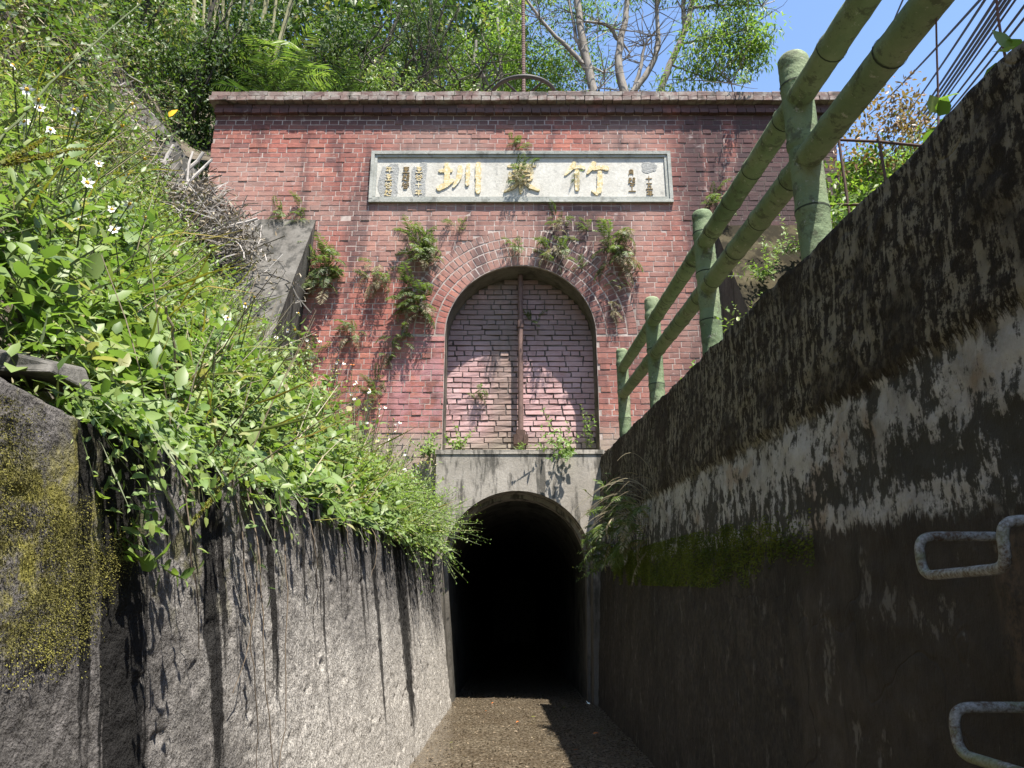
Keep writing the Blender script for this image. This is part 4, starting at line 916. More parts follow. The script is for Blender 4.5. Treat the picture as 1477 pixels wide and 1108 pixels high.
def stalk(label, pts, r, mat, name='plant_stalk'):
    b = MB(); P = np.array(pts, float); t = np.arange(len(P)); q = np.linspace(0, len(P) - 1, 14); Q = np.stack([np.interp(q, t, P[:, i]) for i in range(3)], -1) + G.normal(0, .003, (14, 3)); b.tube(Q, np.linspace(r, r * .5, 14), 6, R.random()); tag(link(name, b.me(name, mat)), label, 'stalk')
stalk('long straight green stalk slanting up across the hillside', [(-1.3, 1.6, 1.9), (-1.3, 1.71, 2.11), (-1.3, 1.86, 2.4), (-1.3, 2.15, 2.9)], .004, m_stem)
stalk('broken tan stalk hanging head down over the weeds above the left wall', [(-1.0, 2.04, 1.72), (-1.0, 2.17, 1.55), (-1.0, 2.3, 1.37)], .005, m_dry)
stalk('dry brown stalk standing upright in the weeds left of the broken one', [(-1.5, 2.5, 1.75), (-1.52, 2.55, 2.0), (-1.55, 2.6, 2.25)], .004, m_dry)
stalk('dry brown stalk leaning right through the middle of the weeds', [(-1.45, 2.4, 1.75), (-1.3, 2.5, 1.95), (-1.15, 2.6, 2.15)], .004, m_dry)
def big_leaf(label, base, leaves, mat):
    o = thing('broad_leaf_plant', label, 'plant', base)
    for (p, d, n_, L, W) in leaves:
        m = 12; U = np.linspace(0, 1, m); wv = np.sin(np.pi * np.clip(U * .96 + .04, 0, 1) ** .62) ** .8; d = unit(d); s_ = unit(np.cross(d, n_)); nn = np.cross(s_, d); V = []
        for i in range(m):
            c = np.array(p) + d * U[i] * L - nn * (U[i] ** 2 * L * .22)
            for v in (-1, -.5, 0, .5, 1): V.append(c + s_ * v * wv[i] * W / 2 + nn * abs(v) * W * .12)
        F = [(i * 5 + j, i * 5 + j + 1, i * 5 + j + 6, i * 5 + j + 5) for i in range(m - 1) for j in range(4)]; b = MB(); b.add(V, F, R.random()); part('leaf', b, mat, o, True)
        b = MB(); b.tube([base, (np.array(base) + np.array(p)) / 2 + (0, 0, .03), p], .004, 5); part('leaf_stalk', b, m_stem, o)
big_leaf('plant with broad pale green leaves at the top edge of the left wall', (-.86, 3.0, 1.32), [((-.82, 2.95, 1.38), (.5, -.6, -.1), (.3, -.5, .8), .17, .13), ((-.84, 3.05, 1.40), (.9, -.1, -.1), (.1, -.5, .8), .19, .12), ((-.82, 3.15, 1.36), (.7, .3, -.5), (.5, -.3, .7), .18, .11), ((-.84, 3.1, 1.42), (.3, .6, .3), (.3, -.6, .7), .15, .10)], m_leaf2)
big_leaf('plant with dark drooping broad leaf over the left wall edge', (-.86, 2.45, 1.28), [((-.78, 2.42, 1.31), (.35, .15, -.8), (.8, -.4, .4), .17, .10), ((-.82, 2.38, 1.30), (.3, -.7, .1), (.2, -.2, 1), .13, .08)], m_leafd)
sl_ = MB(); V = np.array([(-.97, 1.30, 1.275), (-.80, 1.27, 1.262), (-.80, 1.42, 1.265), (-.98, 1.45, 1.28), (-.96, 1.30, 1.325), (-.81, 1.29, 1.285), (-.82, 1.41, 1.315), (-.97, 1.44, 1.345)]); sl_.add(V + (.0, -.02, .0), BOXF); so2 = link('stone_slab', sl_.me('stone_slab', m_wing)); tag(so2, 'broken flat stone slab lying on top of the left wall', 'stone')
bv = so2.modifiers.new('edge', 'BEVEL'); bv.width = .006; bv.segments = 2

# ---------- ferns growing out of the brickwork
def frond(seed, L, e0, droop, npair, pw, mat, name='frond', nar=.17):
    g = np.random.default_rng(seed); n = npair + 3; s_ = np.linspace(0, 1, n); ang = e0 - droop * s_ ** 1.2; dx = np.cos(ang) / n * L; dz = np.sin(ang) / n * L
    X, Z = np.cumsum(dx), np.cumsum(dz); Y = .06 * L * np.sin(s_ * 2 + g.random() * 6); P = np.stack([X, Y, Z], -1); T = np.stack([np.cos(ang), 0 * ang, np.sin(ang)], -1); U = np.stack([-np.sin(ang), 0 * ang, np.cos(ang)], -1)
    b = MB()
    for sd in (-1, 1):
        i = np.arange(2, n); w_ = pw * L * np.sin(np.pi * (.12 + .86 * s_[i])) ** .7 * g.uniform(.8, 1.15, len(i)); D = np.array([0, sd, 0.]) * .9 + T[i] * .55 - U[i] * .15 + g.normal(0, .1, (len(i), 3))
        b.leaves(P[i], unit(D), U[i] + g.normal(0, .15, (len(i), 3)), w_, np.maximum(w_ * nar, L / n * .8 * nar / .22), g.uniform(.1, .9, len(i)), 2, .15, .2)
    d = np.diff(P, axis=0); b.leaves(P[:-1], d, np.tile([0, 1., 0], (n - 1, 1)), np.linalg.norm(d, axis=1) * 1.1, .006, .2, 2, 0, 0)
    return b.me(name, mat)
FR = [frond(800 + i, .30, e, dr, 15, .26, m_fern) for i, (e, dr) in enumerate([(1.2, 1.0), (1.0, 1.5), (.7, 1.7), (.4, 1.6), (.1, 1.3), (1.35, .6), (-.2, 1.0)])]
FD = [frond(820 + i, .30, e, dr, 13, .22, m_fdead) for i, (e, dr) in enumerate([(-.1, 1.6), (-.5, 1.1), (-.8, .7), (.3, 2.2)])]
def fern(label, x, y, z, s, n, dead=.25, face=-math.pi / 2, spread=1.35, group='ferns on the brickwork', cat='fern'):
    o = thing('fern', label, cat, (x, y, z), group)
    n = int(n * 1.3); s *= .86
    for i in range(n):
        dd = R.random() < dead; f = link('frond', R.choice(FD if dd else FR), o, (R.uniform(-.05, .05) * s * 2, 0, R.uniform(-.08, .08) * s * 2)); f.rotation_euler = (R.uniform(-.3, .3), R.uniform(-.25, .25), face + R.uniform(-spread, spread)); k = s * R.uniform(.6, 1.15); f.scale = (k, k, k)
    return o
for a in [('small upright fern on the bricks just above the plaque', .04, 6.48, .75, 7, .1), ('largest fern mass on the bricks touching the left wing wall', -2.26, 4.72, 1.45, 34, .25), ('pale withered fern hanging alone left of the arch shoulder', -1.58, 4.68, 1.05, 20, .7),
          ('big dark green fern at the upper left of the brick arch', -1.09, 4.98, 1.35, 28, .2), ('long leafy fern at the left springing of the brick arch', -1.13, 4.36, 1.4, 28, .2), ('small fern under the long fern left of the arch', -1.33, 3.86, .9, 10, .1),
          ('spiky fern on the plain bricks below the withered one', -1.85, 3.96, .95, 13, .3), ('lowest fern on the bricks above the daisies', -1.56, 3.26, 1.0, 13, .4), ('left of the two small ferns on top of the wing wall', -2.82, 5.5, .8, 9, .2), ('right of the two small ferns on top of the wing wall', -2.57, 5.5, .85, 10, .3),
          ('small fern high left of the arch crown', -.67, 5.3, .7, 8, .3), ('narrow fern on the crown of the brick arch', .05, 5.13, .85, 9, .2), ('dark fern just right of the arch crown above the rings', .58, 5.36, .85, 11, .4), ('light green fern hanging on the right arch rings', .53, 4.98, 1.1, 16, .2),
          ('tiny fern in the bricks between two larger ones right of the arch crown', .93, 5.33, .65, 7, .2), ('large yellowish fern at the upper right of the brick arch', 1.25, 5.03, 1.4, 30, .35), ('little yellowing fern below the large fern right of the arch', 1.2, 4.6, .75, 8, .4), ('tiny green fern on the right arch rings under the light green one', .78, 4.78, .55, 6, 0),
          ('brown withered fern at the right springing of the arch', 1.17, 4.28, .75, 8, .8), ('fern dropping over the middle gold character of the plaque', .1, 6.05, 1.0, 17, .3), ('tiny fern on the right gold character of the plaque', .80, 6.02, .45, 5, .1), ('straggly fern on the dark stained bricks behind the fence', 2.5, 5.62, 1.1, 12, .2), ('small green fern below the pipe at the foot of left arch bricks', -1.42, 3.62, .6, 6, .2), ('yellow fern beside the foot of the left wing wall', -2.35, 3.75, 1.1, 13, .4)]:
    fern(a[0], a[1], FY - .005, a[2], a[3], a[4], a[5])
fern('small fern on the pale infill bricks left of the rod', -.36, YI - .005, 3.33, .75, 8, .2); fern('small green fern in the shaded infill right of the rod', .26, YI - .005, 4.25, .7, 7, .1)
# leafy plants on the headwall ledge and in the niche
def lw(label, loc, rz, s, seed, tilt, mat=m_leaf2, **kw): place(plant_proto('leafy_weed', label, 'weed', None, seed, mat, **kw), loc, rz, s, tilt=tilt)
lw('bushy green weed hanging over the right of the concrete headwall', (.58, 8.12, 2.57), 0, 1.45, 900, (.75, 0), n=14, h=.34, k=12, L=.05, ratio=.55, spread=.9)
lw('low weed on the headwall ledge right of the rod foot', (.33, 8.3, 2.57), 0, 1, 901, (.2, 0), n=7, h=.16, k=8, L=.04, ratio=.5, spread=.8)
lw('weed at the foot of the iron rod on the ledge', (.08, 8.3, 2.57), 0, 1, 902, (.2, 0), n=8, h=.17, k=8, L=.04, ratio=.5, spread=.8)
lw('sprawling creeper in the left bottom corner of the brick niche', (-.62, 8.3, 2.6), 0, 1, 903, (.2, .1), n=12, h=.38, k=10, L=.06, ratio=.75, spread=.8)
lw('creeper with round leaves on the bricks left of the concrete headwall', (-.92, 8.12, 2.5), 0, 1, 904, (.3, 0), n=12, h=.42, k=10, L=.055, ratio=.75, spread=.6)
lw('tall thin climber in the right corner of the brick niche', (.88, 8.32, 2.58), 0, 1, 905, (.05, -.04), n=6, h=.75, k=18, L=.05, ratio=.5, spread=.13)
lw('light green weed on top of the brick coping at the right', (2.92, 8.0, 7.2), 0, 1, 906, (.5, 0), n=12, h=.34, k=11, L=.06, ratio=.4, spread=.8)
lw('weed growing on the mossy wing wall behind the farther fence rails', (2.75, 7.5, 4.3), 0, 1, 930, (.3, -.3), m_tree, n=14, h=.6, k=14, L=.07, ratio=.5, spread=.8)
lw('yellow green weed high on the mossy wing wall against the bricks', (3.1, 7.7, 4.7), 0, 1, 931, (.3, -.2), m_leaf2, n=14, h=.6, k=14, L=.07, ratio=.5, spread=.8)
lw('dark weed at the inner edge of the mossy wing wall', (2.5, 7.2, 3.5), 0, 1, 932, (.2, -.3), m_leaf, n=14, h=.6, k=14, L=.07, ratio=.55, spread=.7)
# ---------- shaded clump on the right wall near the tunnel mouth
fern('dark green fern clump on the shaded right wall beside the tunnel mouth', .88, 5.9, 1.52, 1.25, 22, .1, math.pi, 1.2, 'plants on the shaded right wall')
fern('fern with long drooping fronds above the moss on the right wall', .89, 5.2, 1.42, 1.15, 16, .15, math.pi, 1.2, 'plants on the shaded right wall')
fern('fern low in the corner of right wall and concrete headwall', .88, 7.1, 1.45, 1.2, 18, .1, math.pi, 1.1, 'plants on the shaded right wall')
lw('leafy weed at the right edge of the tunnel mouth', (.86, 7.5, 1.28), 0, 1, 910, (0, -1.0), m_leaf, n=11, h=.36, k=11, L=.055, ratio=.5, spread=.6)
lw('upright leafy weed in the shaded clump on the right wall', (.9, 6.2, 1.65), 0, 1, 911, (0, -.5), m_leafd, n=9, h=.42, k=10, L=.10, ratio=.3, spread=.5)
b = MB(); g = np.random.default_rng(31); n = 46; P = np.stack([np.full(n, .9), g.normal(5.5, .35, n), g.normal(1.62, .1, n)], -1); ga = thing('grass_tuft', 'arching pale grass tuft on the shaded right wall above the ferns', 'grass', (.9, 5.5, 1.6))
for i in range(n):
    t = np.linspace(0, 1, 8)[:, None]; d = unit([-1 + g.normal(0, .3), g.normal(-.1, .6), g.normal(.9, .5)]); l = g.uniform(.2, .55); Q = P[i] + d * l * t - np.array([0, 0, 1.]) * (l * .75 * t ** 2); b.tube(Q, np.linspace(.0035, .0008, 8), 3, g.random(), False)
part('blades', b, m_fdead, ga)
# ---------- plants behind the fence, vine shoots, bush, pipe rail
for i, (x, y, z, s_, lab) in enumerate([(1.28, 3.55, 2.02, .85, 'bright weed behind the fence right of its second post from the top'), (1.3, 4.1, 2.1, .8, 'bright weed growing behind the rails between the middle posts'), (1.35, 2.75, 1.95, .7, 'yellow green weed between the two nearest posts behind the dark wall edge'), (1.5, 5.2, 2.2, 1., 'weed behind the farther fence posts before the bricks'), (1.35, 2.0, 1.9, .62, 'bright weed just right of the nearest fence post')]):
    lw(lab, (x, y, z), i, s_, 920 + i, (0, -.1), n=10, h=.5, k=12, L=.075, ratio=.6, spread=.45)
for i, (p, q_, lab) in enumerate([((1.06, 1.66, 1.9), (1.10, 1.52, 2.55), 'bare purple vine shoot rising from the dark wall edge against the sky'), ((1.0, 1.3, 1.84), (1.02, 1.2, 2.3), 'thin vine shoot at the upper right corner over the dark wall')]):
    o = thing('vine_shoot', lab, 'vine', p); b = MB(); t = np.linspace(0, 1, 12)[:, None]; Q = np.array(p) * (1 - t) + np.array(q_) * t + np.stack([.014 * np.sin(t[:, 0] * 5 + i), .03 * np.sin(t[:, 0] * 4), 0 * t[:, 0]], -1); b.tube(Q, np.linspace(.0032, .0018, 12), 6); part('stem', b, m_vine, o)
    g = np.random.default_rng(940 + i); n = 7; tt = np.array([.1, .14, .2, .24, .3, .25, .18])[:, None]; Qp = np.array(p) * (1 - tt) + np.array(q_) * tt; D = unit(g.normal(0, 1, (n, 3)) * (1, 1, .4)); b = MB(); b.leaves(Qp, D, np.tile([0, -.7, .7], (n, 1)) + g.normal(0, .3, (n, 3)), .055, .045, g.random(n), 8); part('foliage', b, m_leaf2, o)
def cloud(b, g, centres, rad, n, L, ratio, tri=2, outward=.5, droop=.3, sun=(.3, -.5, .9), rs=.25, rmu=.5):
    centres = np.asarray(centres, float); m = len(centres); rad = np.broadcast_to(rad, (m,))
    i = g.integers(0, m, n); o = g.normal(0, 1, (n, 3)); o = o / np.linalg.norm(o, axis=1)[:, None] * (g.random(n) ** .45)[:, None]
    P = centres[i] + o * rad[i][:, None] * (1, 1, .8); D = o * outward + g.normal(0, .6, (n, 3)) - np.array([0, 0, droop]); N_ = np.array(sun) + g.normal(0, .5, (n, 3)) + o * .4
    l = L * g.uniform(.6, 1.25, n); b.leaves(P, unit(D), N_, l, l * ratio, np.clip(rmu + g.normal(0, rs, n) + g.normal(0, .15, m)[i], 0, 1), tri, .15, .12)
def blob_centres(g, c, r, m, hollow=.35):
    o = g.normal(0, 1, (m, 3)); o = o / np.linalg.norm(o, axis=1)[:, None] * g.uniform(hollow, 1, m)[:, None]; return np.array(c) + o * np.array(r)
def bush(label, c, r, m, n, L, mat, seed, tip=None, ratio=.5):
    g = np.random.default_rng(seed); o = thing('bush', label, 'bush', (c[0], c[1], c[2] - r[2]))
    cc = blob_centres(g, c, r, m); b = MB(); cloud(b, g, cc, .28, n, L, ratio, 4); part('foliage', b, mat, o)
    b = MB()
    for p in cc[::2]: b.tube([(c[0] + g.normal(0, .1), c[1] + g.normal(0, .1), c[2] - r[2] - .3), (np.array(c) + p) / 2 + g.normal(0, .08, 3), p + (p - c) * .25], [.02, .012, .005], 5, g.random(), False)
    part('branches', b, m_twig, o)
    if tip: b = MB(); cc = np.array(c) + g.normal(0, 1, (14, 3)) * np.array(r) * .5 + (0, 0, r[2] * .8); cloud(b, g, cc, .26, 1300, L * .9, ratio, 2); part('reddish_tips', b, tip, o)
bush('sunlit green bush with reddish top behind the nearest fence post', (4.15, 7.3, 5.35), (.75, .7, .8), 26, 4200, .075, m_tree, 950, m_redleaf)
bush('yellow green bush low behind the pipe rail right of the brick front', (3.55, 6.4, 4.2), (.65, .5, .65), 20, 3400, .07, m_leaf2, 951)
bush('green bush beyond the wing wall at the right end of the bricks', (4.9, 8.2, 5.9), (.7, .5, .6), 16, 2600, .08, m_tree, 952)
pr_ = thing('pipe_railing', 'thin rusty pipe railing before the sunlit bush', 'railing', (3.4, 6.0, 4.6))
for nm, pts in (('rail', [(3.0, 6.6, 5.45), (3.36, 6.0, 5.0), (3.75, 5.4, 4.5)]), ('rail', [(2.9, 6.6, 4.7), (3.3, 6.0, 4.35), (3.7, 5.4, 3.9)]), ('post', [(3.14, 6.3, 3.2), (3.14, 6.3, 5.3)]), ('post', [(3.36, 6.0, 3.2), (3.36, 6.0, 5.05)])):
    b = MB(); b.tube(pts, .014, 8); part(nm, b, m_rust, pr_, True)

# ---------- overhead cables
GC = 'black overhead cables'
for hi, (A, B_, r) in enumerate([((18.94, 35.0, 28.19), (1.24, -.25, 3.52), .008), ((15.97, 35.0, 22.7), (2.93, -.25, 6.09), .007), ((19.16, 35.0, 26.59), (3.04, -.25, 4.27), .012), ((20.13, 35.0, 25.28), (2.77, -.25, 4.88), .012),
                 ((20.21, 35.0, 24.49), (3.01, -.25, 5.25), .014), ((20.15, 35.0, 24.19), (3.18, -.25, 5.39), .014), ((20.1, 35.0, 23.89), (3.32, -.25, 5.53), .014), ((20.06, 35.0, 23.63), (3.45, -.25, 5.65), .014),
                 ((19.68, 35.0, 22.96), (3.77, -.25, 5.97), .010), ((19.91, 35.0, 23.07), (4.0, -.25, 5.92), .012), ((19.95, 35.0, 22.86), (4.23, -.25, 6.01), .012)]):
    t = np.linspace(0, 1, 24)[:, None]; Q = np.array(A) * (1 - t) + np.array(B_) * t; Q[:, 2] -= (.25 * 4 * t * (1 - t))[:, 0]; b = MB(); b.tube(Q, r * 2.1, 6)
    tag(link('overhead_cable', b.me('overhead_cable', m_cable)), 'black overhead cable against blue sky, %s from the left at the top' % ORD[hi], 'cable', GC)

# ---------- brushwood heap beside the portal
g = np.random.default_rng(61); hp_ = thing('brushwood_heap', 'heap of dry grey sticks and twigs beside the left end of the bricks', 'brushwood', (-3.4, 7.3, 5.0)); b = MB(); n = 900
x = g.normal(-3.45, .40, n); y = g.normal(7.35, .3, n); zt = np.maximum(bz(x, y), 5.35 - 1.0 * np.abs(x + 3.45) - .6 * np.abs(y - 7.6)) + g.uniform(-.15, .3, n)
for i in range(n):
    a = g.uniform(0, 6.28); l = g.uniform(.15, .55); d = np.array([math.cos(a), math.sin(a) * .6, g.normal(0, .5)]); p = np.array([x[i], y[i], zt[i]]); t = np.linspace(-.5, .5, 4)[:, None]
    b.tube(p + d * l * t + g.normal(0, .015, (4, 3)), g.uniform(.003, .008), 3, g.random(), False)
part('twigs', b, m_twig, hp_, kind='stuff')
b = MB(); n = 1800; i = g.integers(0, 900, n); b.leaves(np.stack([x[i], y[i], zt[i]], -1) + g.normal(0, .08, (n, 3)), g.normal(0, 1, (n, 3)), g.normal(0, 1, (n, 3)), .07, .02, g.random(n), 2); part('dead_leaves', b, m_dry, hp_, kind='stuff')
for p, q_, r in (((-3.85, 7.05, 5.0), (-3.66, 7.1, 5.72), .022), ((-3.62, 7.05, 5.1), (-3.32, 7.1, 5.62), .020), ((-3.40, 6.95, 4.75), (-3.42, 7.05, 5.6), .012), ((-3.45, 6.9, 5.0), (-3.2, 7.05, 5.5), .015), ((-3.2, 7.2, 4.7), (-2.75, 7.3, 4.95), .014)):
    b = MB(); t = np.linspace(0, 1, 6)[:, None]; b.tube(np.array(p) * (1 - t) + np.array(q_) * t + G.normal(0, .006, (6, 3)), r, 7, .95); part('stick', b, m_twig, hp_)
yl = MB(); yl.leaves([(-3.86, 7.3, 6.22)], np.array([[.5, -.1, .6]]), np.array([[-.2, -1, .2]]), .13, .11, .5, 8); tag(link('yellow_leaf', yl.me('yellow_leaf', m_yleaf)), 'round yellow leaf caught on the edge of the concrete slope', 'leaf')

# ---------- fallen leaves on the channel bed
g = np.random.default_rng(71); fl = [MB() for _ in range(3)]
for i, b in enumerate(fl): b.leaves([(0, 0, 0)], np.array([[1., 0, .1]]), np.array([[.1, .1, 1.]]), .05, .026, .5, 8, .2, .3)
flm = [b.me('fallen_leaf', [m_orange, m_dry, m_yel][i]) for i, b in enumerate(fl)]
for i in range(15):
    o = link('fallen_leaf', flm[i % 3], None, (g.uniform(-.5, .75), 8.2 - (i // 3) * .7 - (i % 3) * .2, .018)); o.rotation_euler = (g.normal(0, .2), g.normal(0, .2), g.uniform(0, 6.28)); o.scale = [g.uniform(.5, 1.1)] * 3
    tag(o, '%s fallen leaf on the channel bed, %s of its colour from the tunnel' % (('orange', 'tan', 'yellowish')[i % 3], ORD[i // 3]), 'leaf', 'fallen leaves on the channel bed')
n = 3500; b = MB(); P = np.stack([g.uniform(-.62, .85, n), 4.2 + 4.6 * g.random(n), .008 + .006 * g.random(n)], -1); b.leaves(P, np.stack([g.normal(0, 1, n), g.normal(0, 1, n), g.normal(0, .15, n)], -1), np.tile([0, 0, 1.], (n, 1)) + g.normal(0, .25, (n, 3)), g.uniform(.012, .035, n), g.uniform(.006, .014, n), g.random(n), 2)
tag(link('leaf_litter', b.me('leaf_litter', m_litter)), 'small brown leaf bits strewn over the channel bed', 'leaf litter', None, 'stuff')

# ------------------------------------------------------------------ trees behind the portal
def curve_pts(pts, n, wob, g):
    P = np.array(pts, float); t = np.arange(len(P)); q = np.linspace(0, len(P) - 1, n); Q = np.stack([np.interp(q, t, P[:, i]) for i in range(3)], -1)
    for _ in range(2): Q[1:-1] = (Q[:-2] + Q[1:-1] * 2 + Q[2:]) / 4
    return Q + g.normal(0, wob, (n, 3))
def tree(label, trunk, limbs, crowns, mat_b, mat_l, seed, L=.10, ratio=.4, twigs=0, name='tree', droop=.3, rad_cl=.35, tri=2):
    g = np.random.default_rng(seed); o = thing(name, label, 'tree', trunk[0][0])
    b = MB(); n = 22; Q = curve_pts(trunk[0], n, .006, g); b.tube(Q, np.interp(np.linspace(0, 1, n), [0, 1], trunk[1]), 10); part('trunk', b, mat_b, o, True); ends = []
    for pts, (r0, r1) in limbs:
        b = MB(); Q = curve_pts(pts, 16, .008, g); b.tube(Q, np.interp(np.linspace(0, 1, 16), [0, 1], [r0, r1]), 8); part('limb', b, mat_b, o, True); ends += [Q[6], Q[11], Q[15]]
    if twigs:
        b = MB()
        for i in range(twigs):
            p = ends[g.integers(len(ends))]; d = g.normal(0, 1, 3) * (1, .6, .6) + (0, 0, .4); l = g.uniform(.3, 1.1); t = np.linspace(0, 1, 6)[:, None]; Q = p + unit(d) * l * t + g.normal(0, .03, (6, 3)) * t; b.tube(Q, np.linspace(.011, .003, 6), 4, g.random(), False)
        part('twigs', b, m_twig if mat_b is m_bark else mat_b, o, kind='stuff')
    b = MB()
    for c, r, m, nl in crowns:
        cc = blob_centres(g, c, r, m); cloud(b, g, cc, rad_cl * g.uniform(.6, 1.3, m), nl, L, ratio, tri, .5, droop)
    if b.n: part('crown', b, mat_l, o)
    return o
# the pale many stemmed tree right of the handwheel
tree('pale grey tree trunk with upswept limbs right of the handwheel', ([(1.45, 11, 7.4), (1.41, 11, 9.36), (1.22, 11, 10.63), (1.15, 11, 11.6), (1.1, 11, 13)], (.085, .05)),
     [([(1.37, 11, 9.8), (1.1, 11, 10.2), (.57, 10.9, 10.75), (.2, 10.8, 11.3)], (.05, .02)), ([(1.33, 11, 9.95), (1.12, 11.05, 10.6), (1.0, 11.1, 11.8)], (.045, .02))],
     [((.5, 11.3, 11.6), (.9, .6, .7), 18, 1500), ((.9, 12, 9.6), (.5, .6, .6), 12, 900), ((.55, 11.8, 10.3), (.55, .5, 1.0), 24, 2400)], m_bark, m_tree, 1001, .10, .28, 50)
tree('forked pale tree with knobbly base in the middle of the sky gap', ([(2.0, 11, 7.4), (1.98, 11, 9.35), (1.84, 11, 9.75), (1.88, 11, 10.48), (2.02, 11, 10.95), (2.07, 11, 11.5), (2.1, 11, 13)], (.09, .035)),
     [([(1.99, 11, 9.3), (2.3, 11, 9.75), (2.49, 11, 10.12), (2.6, 11, 10.6), (2.55, 11, 11.4), (2.6, 11, 12.4)], (.06, .025)), ([(2.1, 11, 9.5), (2.24, 11, 9.95), (2.3, 11, 10.35), (2.45, 11, 10.6)], (.04, .015)), ([(1.88, 11, 10.48), (1.72, 10.95, 10.78), (1.3, 10.9, 10.82)], (.04, .02)), ([(1.9, 11, 10.5), (2.1, 11, 10.2), (1.6, 11, 9.9), (1.5, 11, 9.5)], (.02, .008))],
     [((1.9, 11.2, 11.7), (.9, .6, .5), 18, 1500), ((1.5, 12, 10.9), (.5, .4, .5), 10, 600), ((2.4, 12, 9.7), (.6, .4, .5), 14, 1000), ((1.0, 12.2, 10.9), (.6, .4, .6), 14, 1100)], m_bark, m_tree, 1002, .10, .28, 110)
tree('leaning tree with drooping light green foliage against the blue sky', ([(2.4, 11, 7.5), (2.55, 11, 9.5), (2.75, 11, 10.0), (3.08, 11, 10.78), (3.24, 11, 11.4), (3.5, 11, 13)], (.065, .045)),
     [([(3.05, 11, 10.7), (3.05, 11, 11.2), (3.2, 11, 12.2)], (.05, .03)), ([(2.9, 11, 10.4), (3.4, 10.7, 10.3), (3.9, 10.4, 10.2)], (.025, .008)), ([(3.2, 11, 11.2), (3.7, 10.7, 11.0), (4.2, 10.4, 10.7)], (.025, .008)), ([(2.75, 11, 10.0), (3.2, 10.7, 9.5), (3.6, 10.5, 9.2)], (.02, .008))],
     [((3.55, 10.5, 10.0), (.75, .5, .7), 34, 3000), ((3.75, 10.5, 11.0), (.7, .5, .7), 30, 2600), ((2.9, 10.8, 9.4), (.6, .4, .4), 12, 600), ((4.05, 10.4, 9.9), (.4, .4, .5), 14, 700), ((2.9, 11, 11.8), (.8, .5, .5), 14, 900)], m_bark, m_tree, 1003, .105, .27, 80, droop=.6, rad_cl=.28)
# forest on the left, from the handwheel to the hillside
FT = [('light yellow green tree behind the handwheel spindle', -.1, 12.2, 10.6, (.85, .8, 1.5), 44, 4200, m_tree, m_bark, .085, .4), ('pale leaved tree left of the handwheel with thin bare branches', -.95, 12.6, 10.4, (.6, .8, 1.5), 36, 3000, m_leaf2, m_bark, .08, .38),
      ('feathery dark conifer like tree left of the handwheel', -1.55, 11.6, 10.9, (.62, .6, 1.7), 60, 7000, m_leafd, m_barkd, .075, .16), ('olive green tree above the middle left of the coping', -2.35, 12.2, 10.0, (.8, .7, 1.2), 44, 4400, m_hill, m_barkd, .085, .4),
      ('tall dark tree with leaning black trunk above the bricks', -3.1, 12.4, 11.2, (1.1, .8, 1.3), 44, 4400, m_leafd, m_barkd, .10, .42), ('dark evergreen behind the palm at left', -4.4, 11.4, 9.6, (1.0, .8, 1.2), 46, 5000, m_leafd, m_barkd, .09, .42),
      ('dark broadleaf tree between the hillside and the brick front', -5.1, 10.2, 9.2, (.9, .9, 1.9), 60, 6500, m_leafd, m_barkd, .085, .4), ('mid green tree high on the hillside behind the brushwood', -5.2, 8.6, 8.6, (.7, .9, 1.2), 44, 4600, m_hill, m_barkd, .08, .42),
      ('dark tree at the top left of the hillside', -6.2, 9.2, 10.6, (1.1, 1.0, 1.6), 50, 5200, m_leafd, m_barkd, .09, .42), ('yellowish shrub tree crowning the left hillside', -5.4, 6.4, 8.4, (.8, 1.0, .9), 40, 4200, m_hill, m_barkd, .075, .42),
      ('small bright tree low behind the coping at the middle', -1.9, 10.2, 8.75, (.7, .4, .5), 20, 1600, m_leaf, m_barkd, .075, .4), ('shaded low tree just behind the coping left of the wheel', -.7, 10.4, 8.8, (.6, .4, .5), 20, 1500, m_hill, m_barkd, .075, .4)]
for i, (lab, x, y, z, r, m, nl, ml, mbk, L, ra) in enumerate(FT):
    zg = float(back(np.array([x]), np.array([max(y, 8.8)]))[0]) - .3; g = np.random.default_rng(1100 + i); dx = .9 if 'leaning' in lab else g.uniform(-.3, .3)
    tr = [(x - dx, y, zg), (x - dx * .4, y, (zg + z) / 2), (x + dx * .5, y, z), (x + dx, y, z + r[2])]
    lm = [([(x - dx * .2 + a * .1, y, z - r[2] * .5 + h), (x + a * r[0] * .5, y - .2, z + h * .8), (x + a * r[0] * .95, y - .3, z + r[2] * .3 + h)], (.03, .008)) for a, h in ((-1, 0), (1, .1), (-.6, .4), (.7, .5))]
    tree(lab, (tr, (.09 if dx > .5 else .06, .03)), lm, [((x, y, z), r, m, nl)], mbk, ml, 1200 + i, L, ra, 26, rad_cl=.34)
FT2 = tree('broad dark leafed tree standing before the bamboo culms', ([(-4.6, 10.5, 7.5), (-4.7, 10.5, 9.0), (-4.8, 10.5, 10.2)], (.06, .03)), [], [((-4.7, 10.5, 9.7), (1.2, .5, .9), 40, 4600)], m_barkd, m_leafd, 1290, .095, .42, 0)
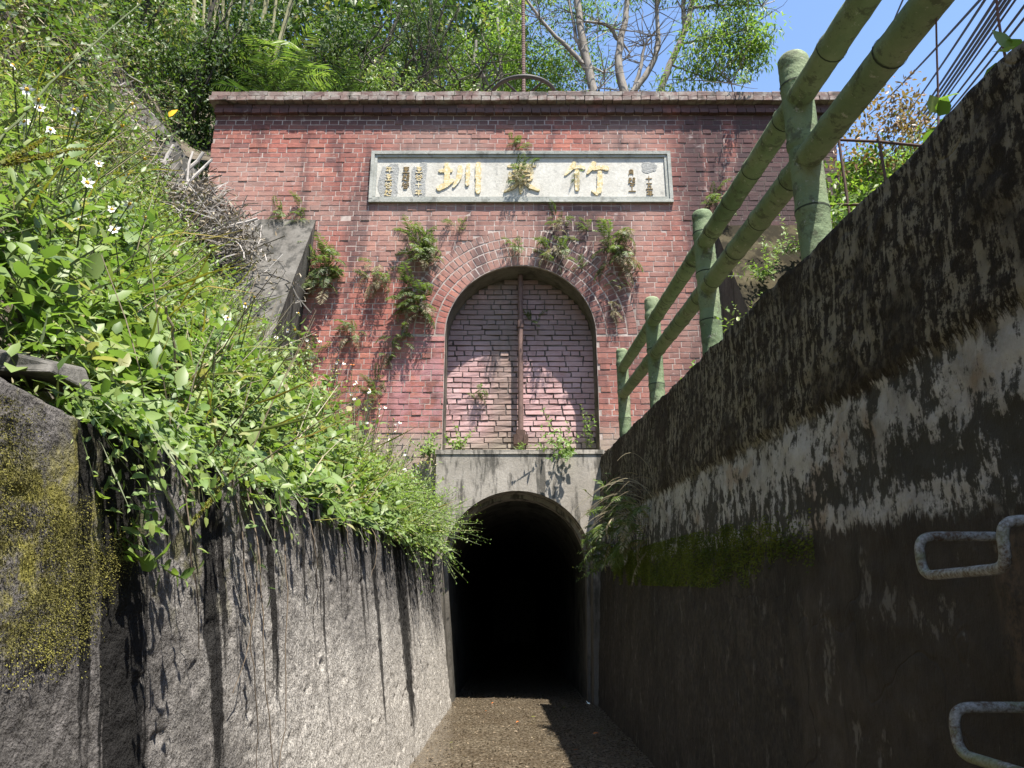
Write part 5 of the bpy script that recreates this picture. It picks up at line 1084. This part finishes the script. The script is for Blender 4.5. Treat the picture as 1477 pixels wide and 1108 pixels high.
# far wooded slope filling the gaps
g = np.random.default_rng(81); b = MB(); n = 64000; x = g.uniform(-15, .3, n); y = g.uniform(13, 22, n); z = 7.6 + .98 * (y - 8.5) + g.uniform(-4, 4.5, n) - np.clip(x + 1.0, 0, 9) * 2.2; k = (fbm(x * .7, z * .7, 4, 91) + .35 * fbm(y, x, 2, 92) > -.2) & (z > 8); P = np.stack([x, y, z], -1)[k]; m = len(P)
b.leaves(P, g.normal(0, 1, (m, 3)) + (0, 0, -.3), np.array([.3, -.6, .8]) + g.normal(0, .5, (m, 3)), g.uniform(.14, .30, m), .12, np.clip(.45 + g.normal(0, .3, m), 0, 1), 2)
tag(link('forest', b.me('forest', m_hill)), 'wooded slope filling the background behind the nearer trees', 'forest', None, 'stuff')
# bamboo clump
bc = thing('bamboo_clump', 'clump of pale bamboo culms among dark leaves at the top left', 'bamboo', (-5.0, 11.8, 8.0))
for i in range(17):
    x = -5.6 + 1.5 * i / 17 + R.uniform(-.1, .1); y = 11.0 + R.uniform(-.3, .3); b = MB(); t = np.linspace(0, 1, 26)[:, None]; lean = R.uniform(-.3, .7); Q = np.array([x, y, 8.2]) + np.array([lean, 0, 5.5]) * t + np.array([lean * .5, -.3, 0]) * t ** 2
    b.tube(Q, .024 + .004 * (np.arange(26) % 5 == 0), 7); part('culm', b, m_culm, bc)
b = MB(); g = np.random.default_rng(83); cloud(b, g, blob_centres(g, (-4.8, 11.2, 12.3), (1.3, .6, 1.2), 30), .4, 2600, .13, .16, 2, .3, .7); part('foliage', b, m_hill, bc)
# palm
PF = []
def palm(label, c, seed, n, L, mat):
    o = thing('palm', label, 'palm', c)
    for i in range(n):
        f = link('frond', frond(seed + i, L, R.uniform(.6, 1.35), R.uniform(.9, 1.9), 26, .27, mat, 'frond', .1), o); f.rotation_euler = (0, 0, 6.28 * i / n + R.uniform(-.3, .3)); f.scale = [R.uniform(.8, 1.15)] * 3
    b = MB(); b.tube([(c[0], c[1], c[2] - .9), (c[0], c[1], c[2] - .3), c], .06, 8); part('trunk', b, m_barkd, o)
palm('palm with feathery fronds just above the left part of the coping', (-3.55, 9.6, 7.95), 1300, 9, 1.0, m_leafd); palm('smaller palm right of the feathery palm behind the coping', (-2.7, 9.8, 7.9), 1330, 9, 1.1, m_leafd)
palm('shadowed palm high behind the other two palms', (-3.9, 10.6, 9.2), 1350, 10, 1.2, m_leaf)
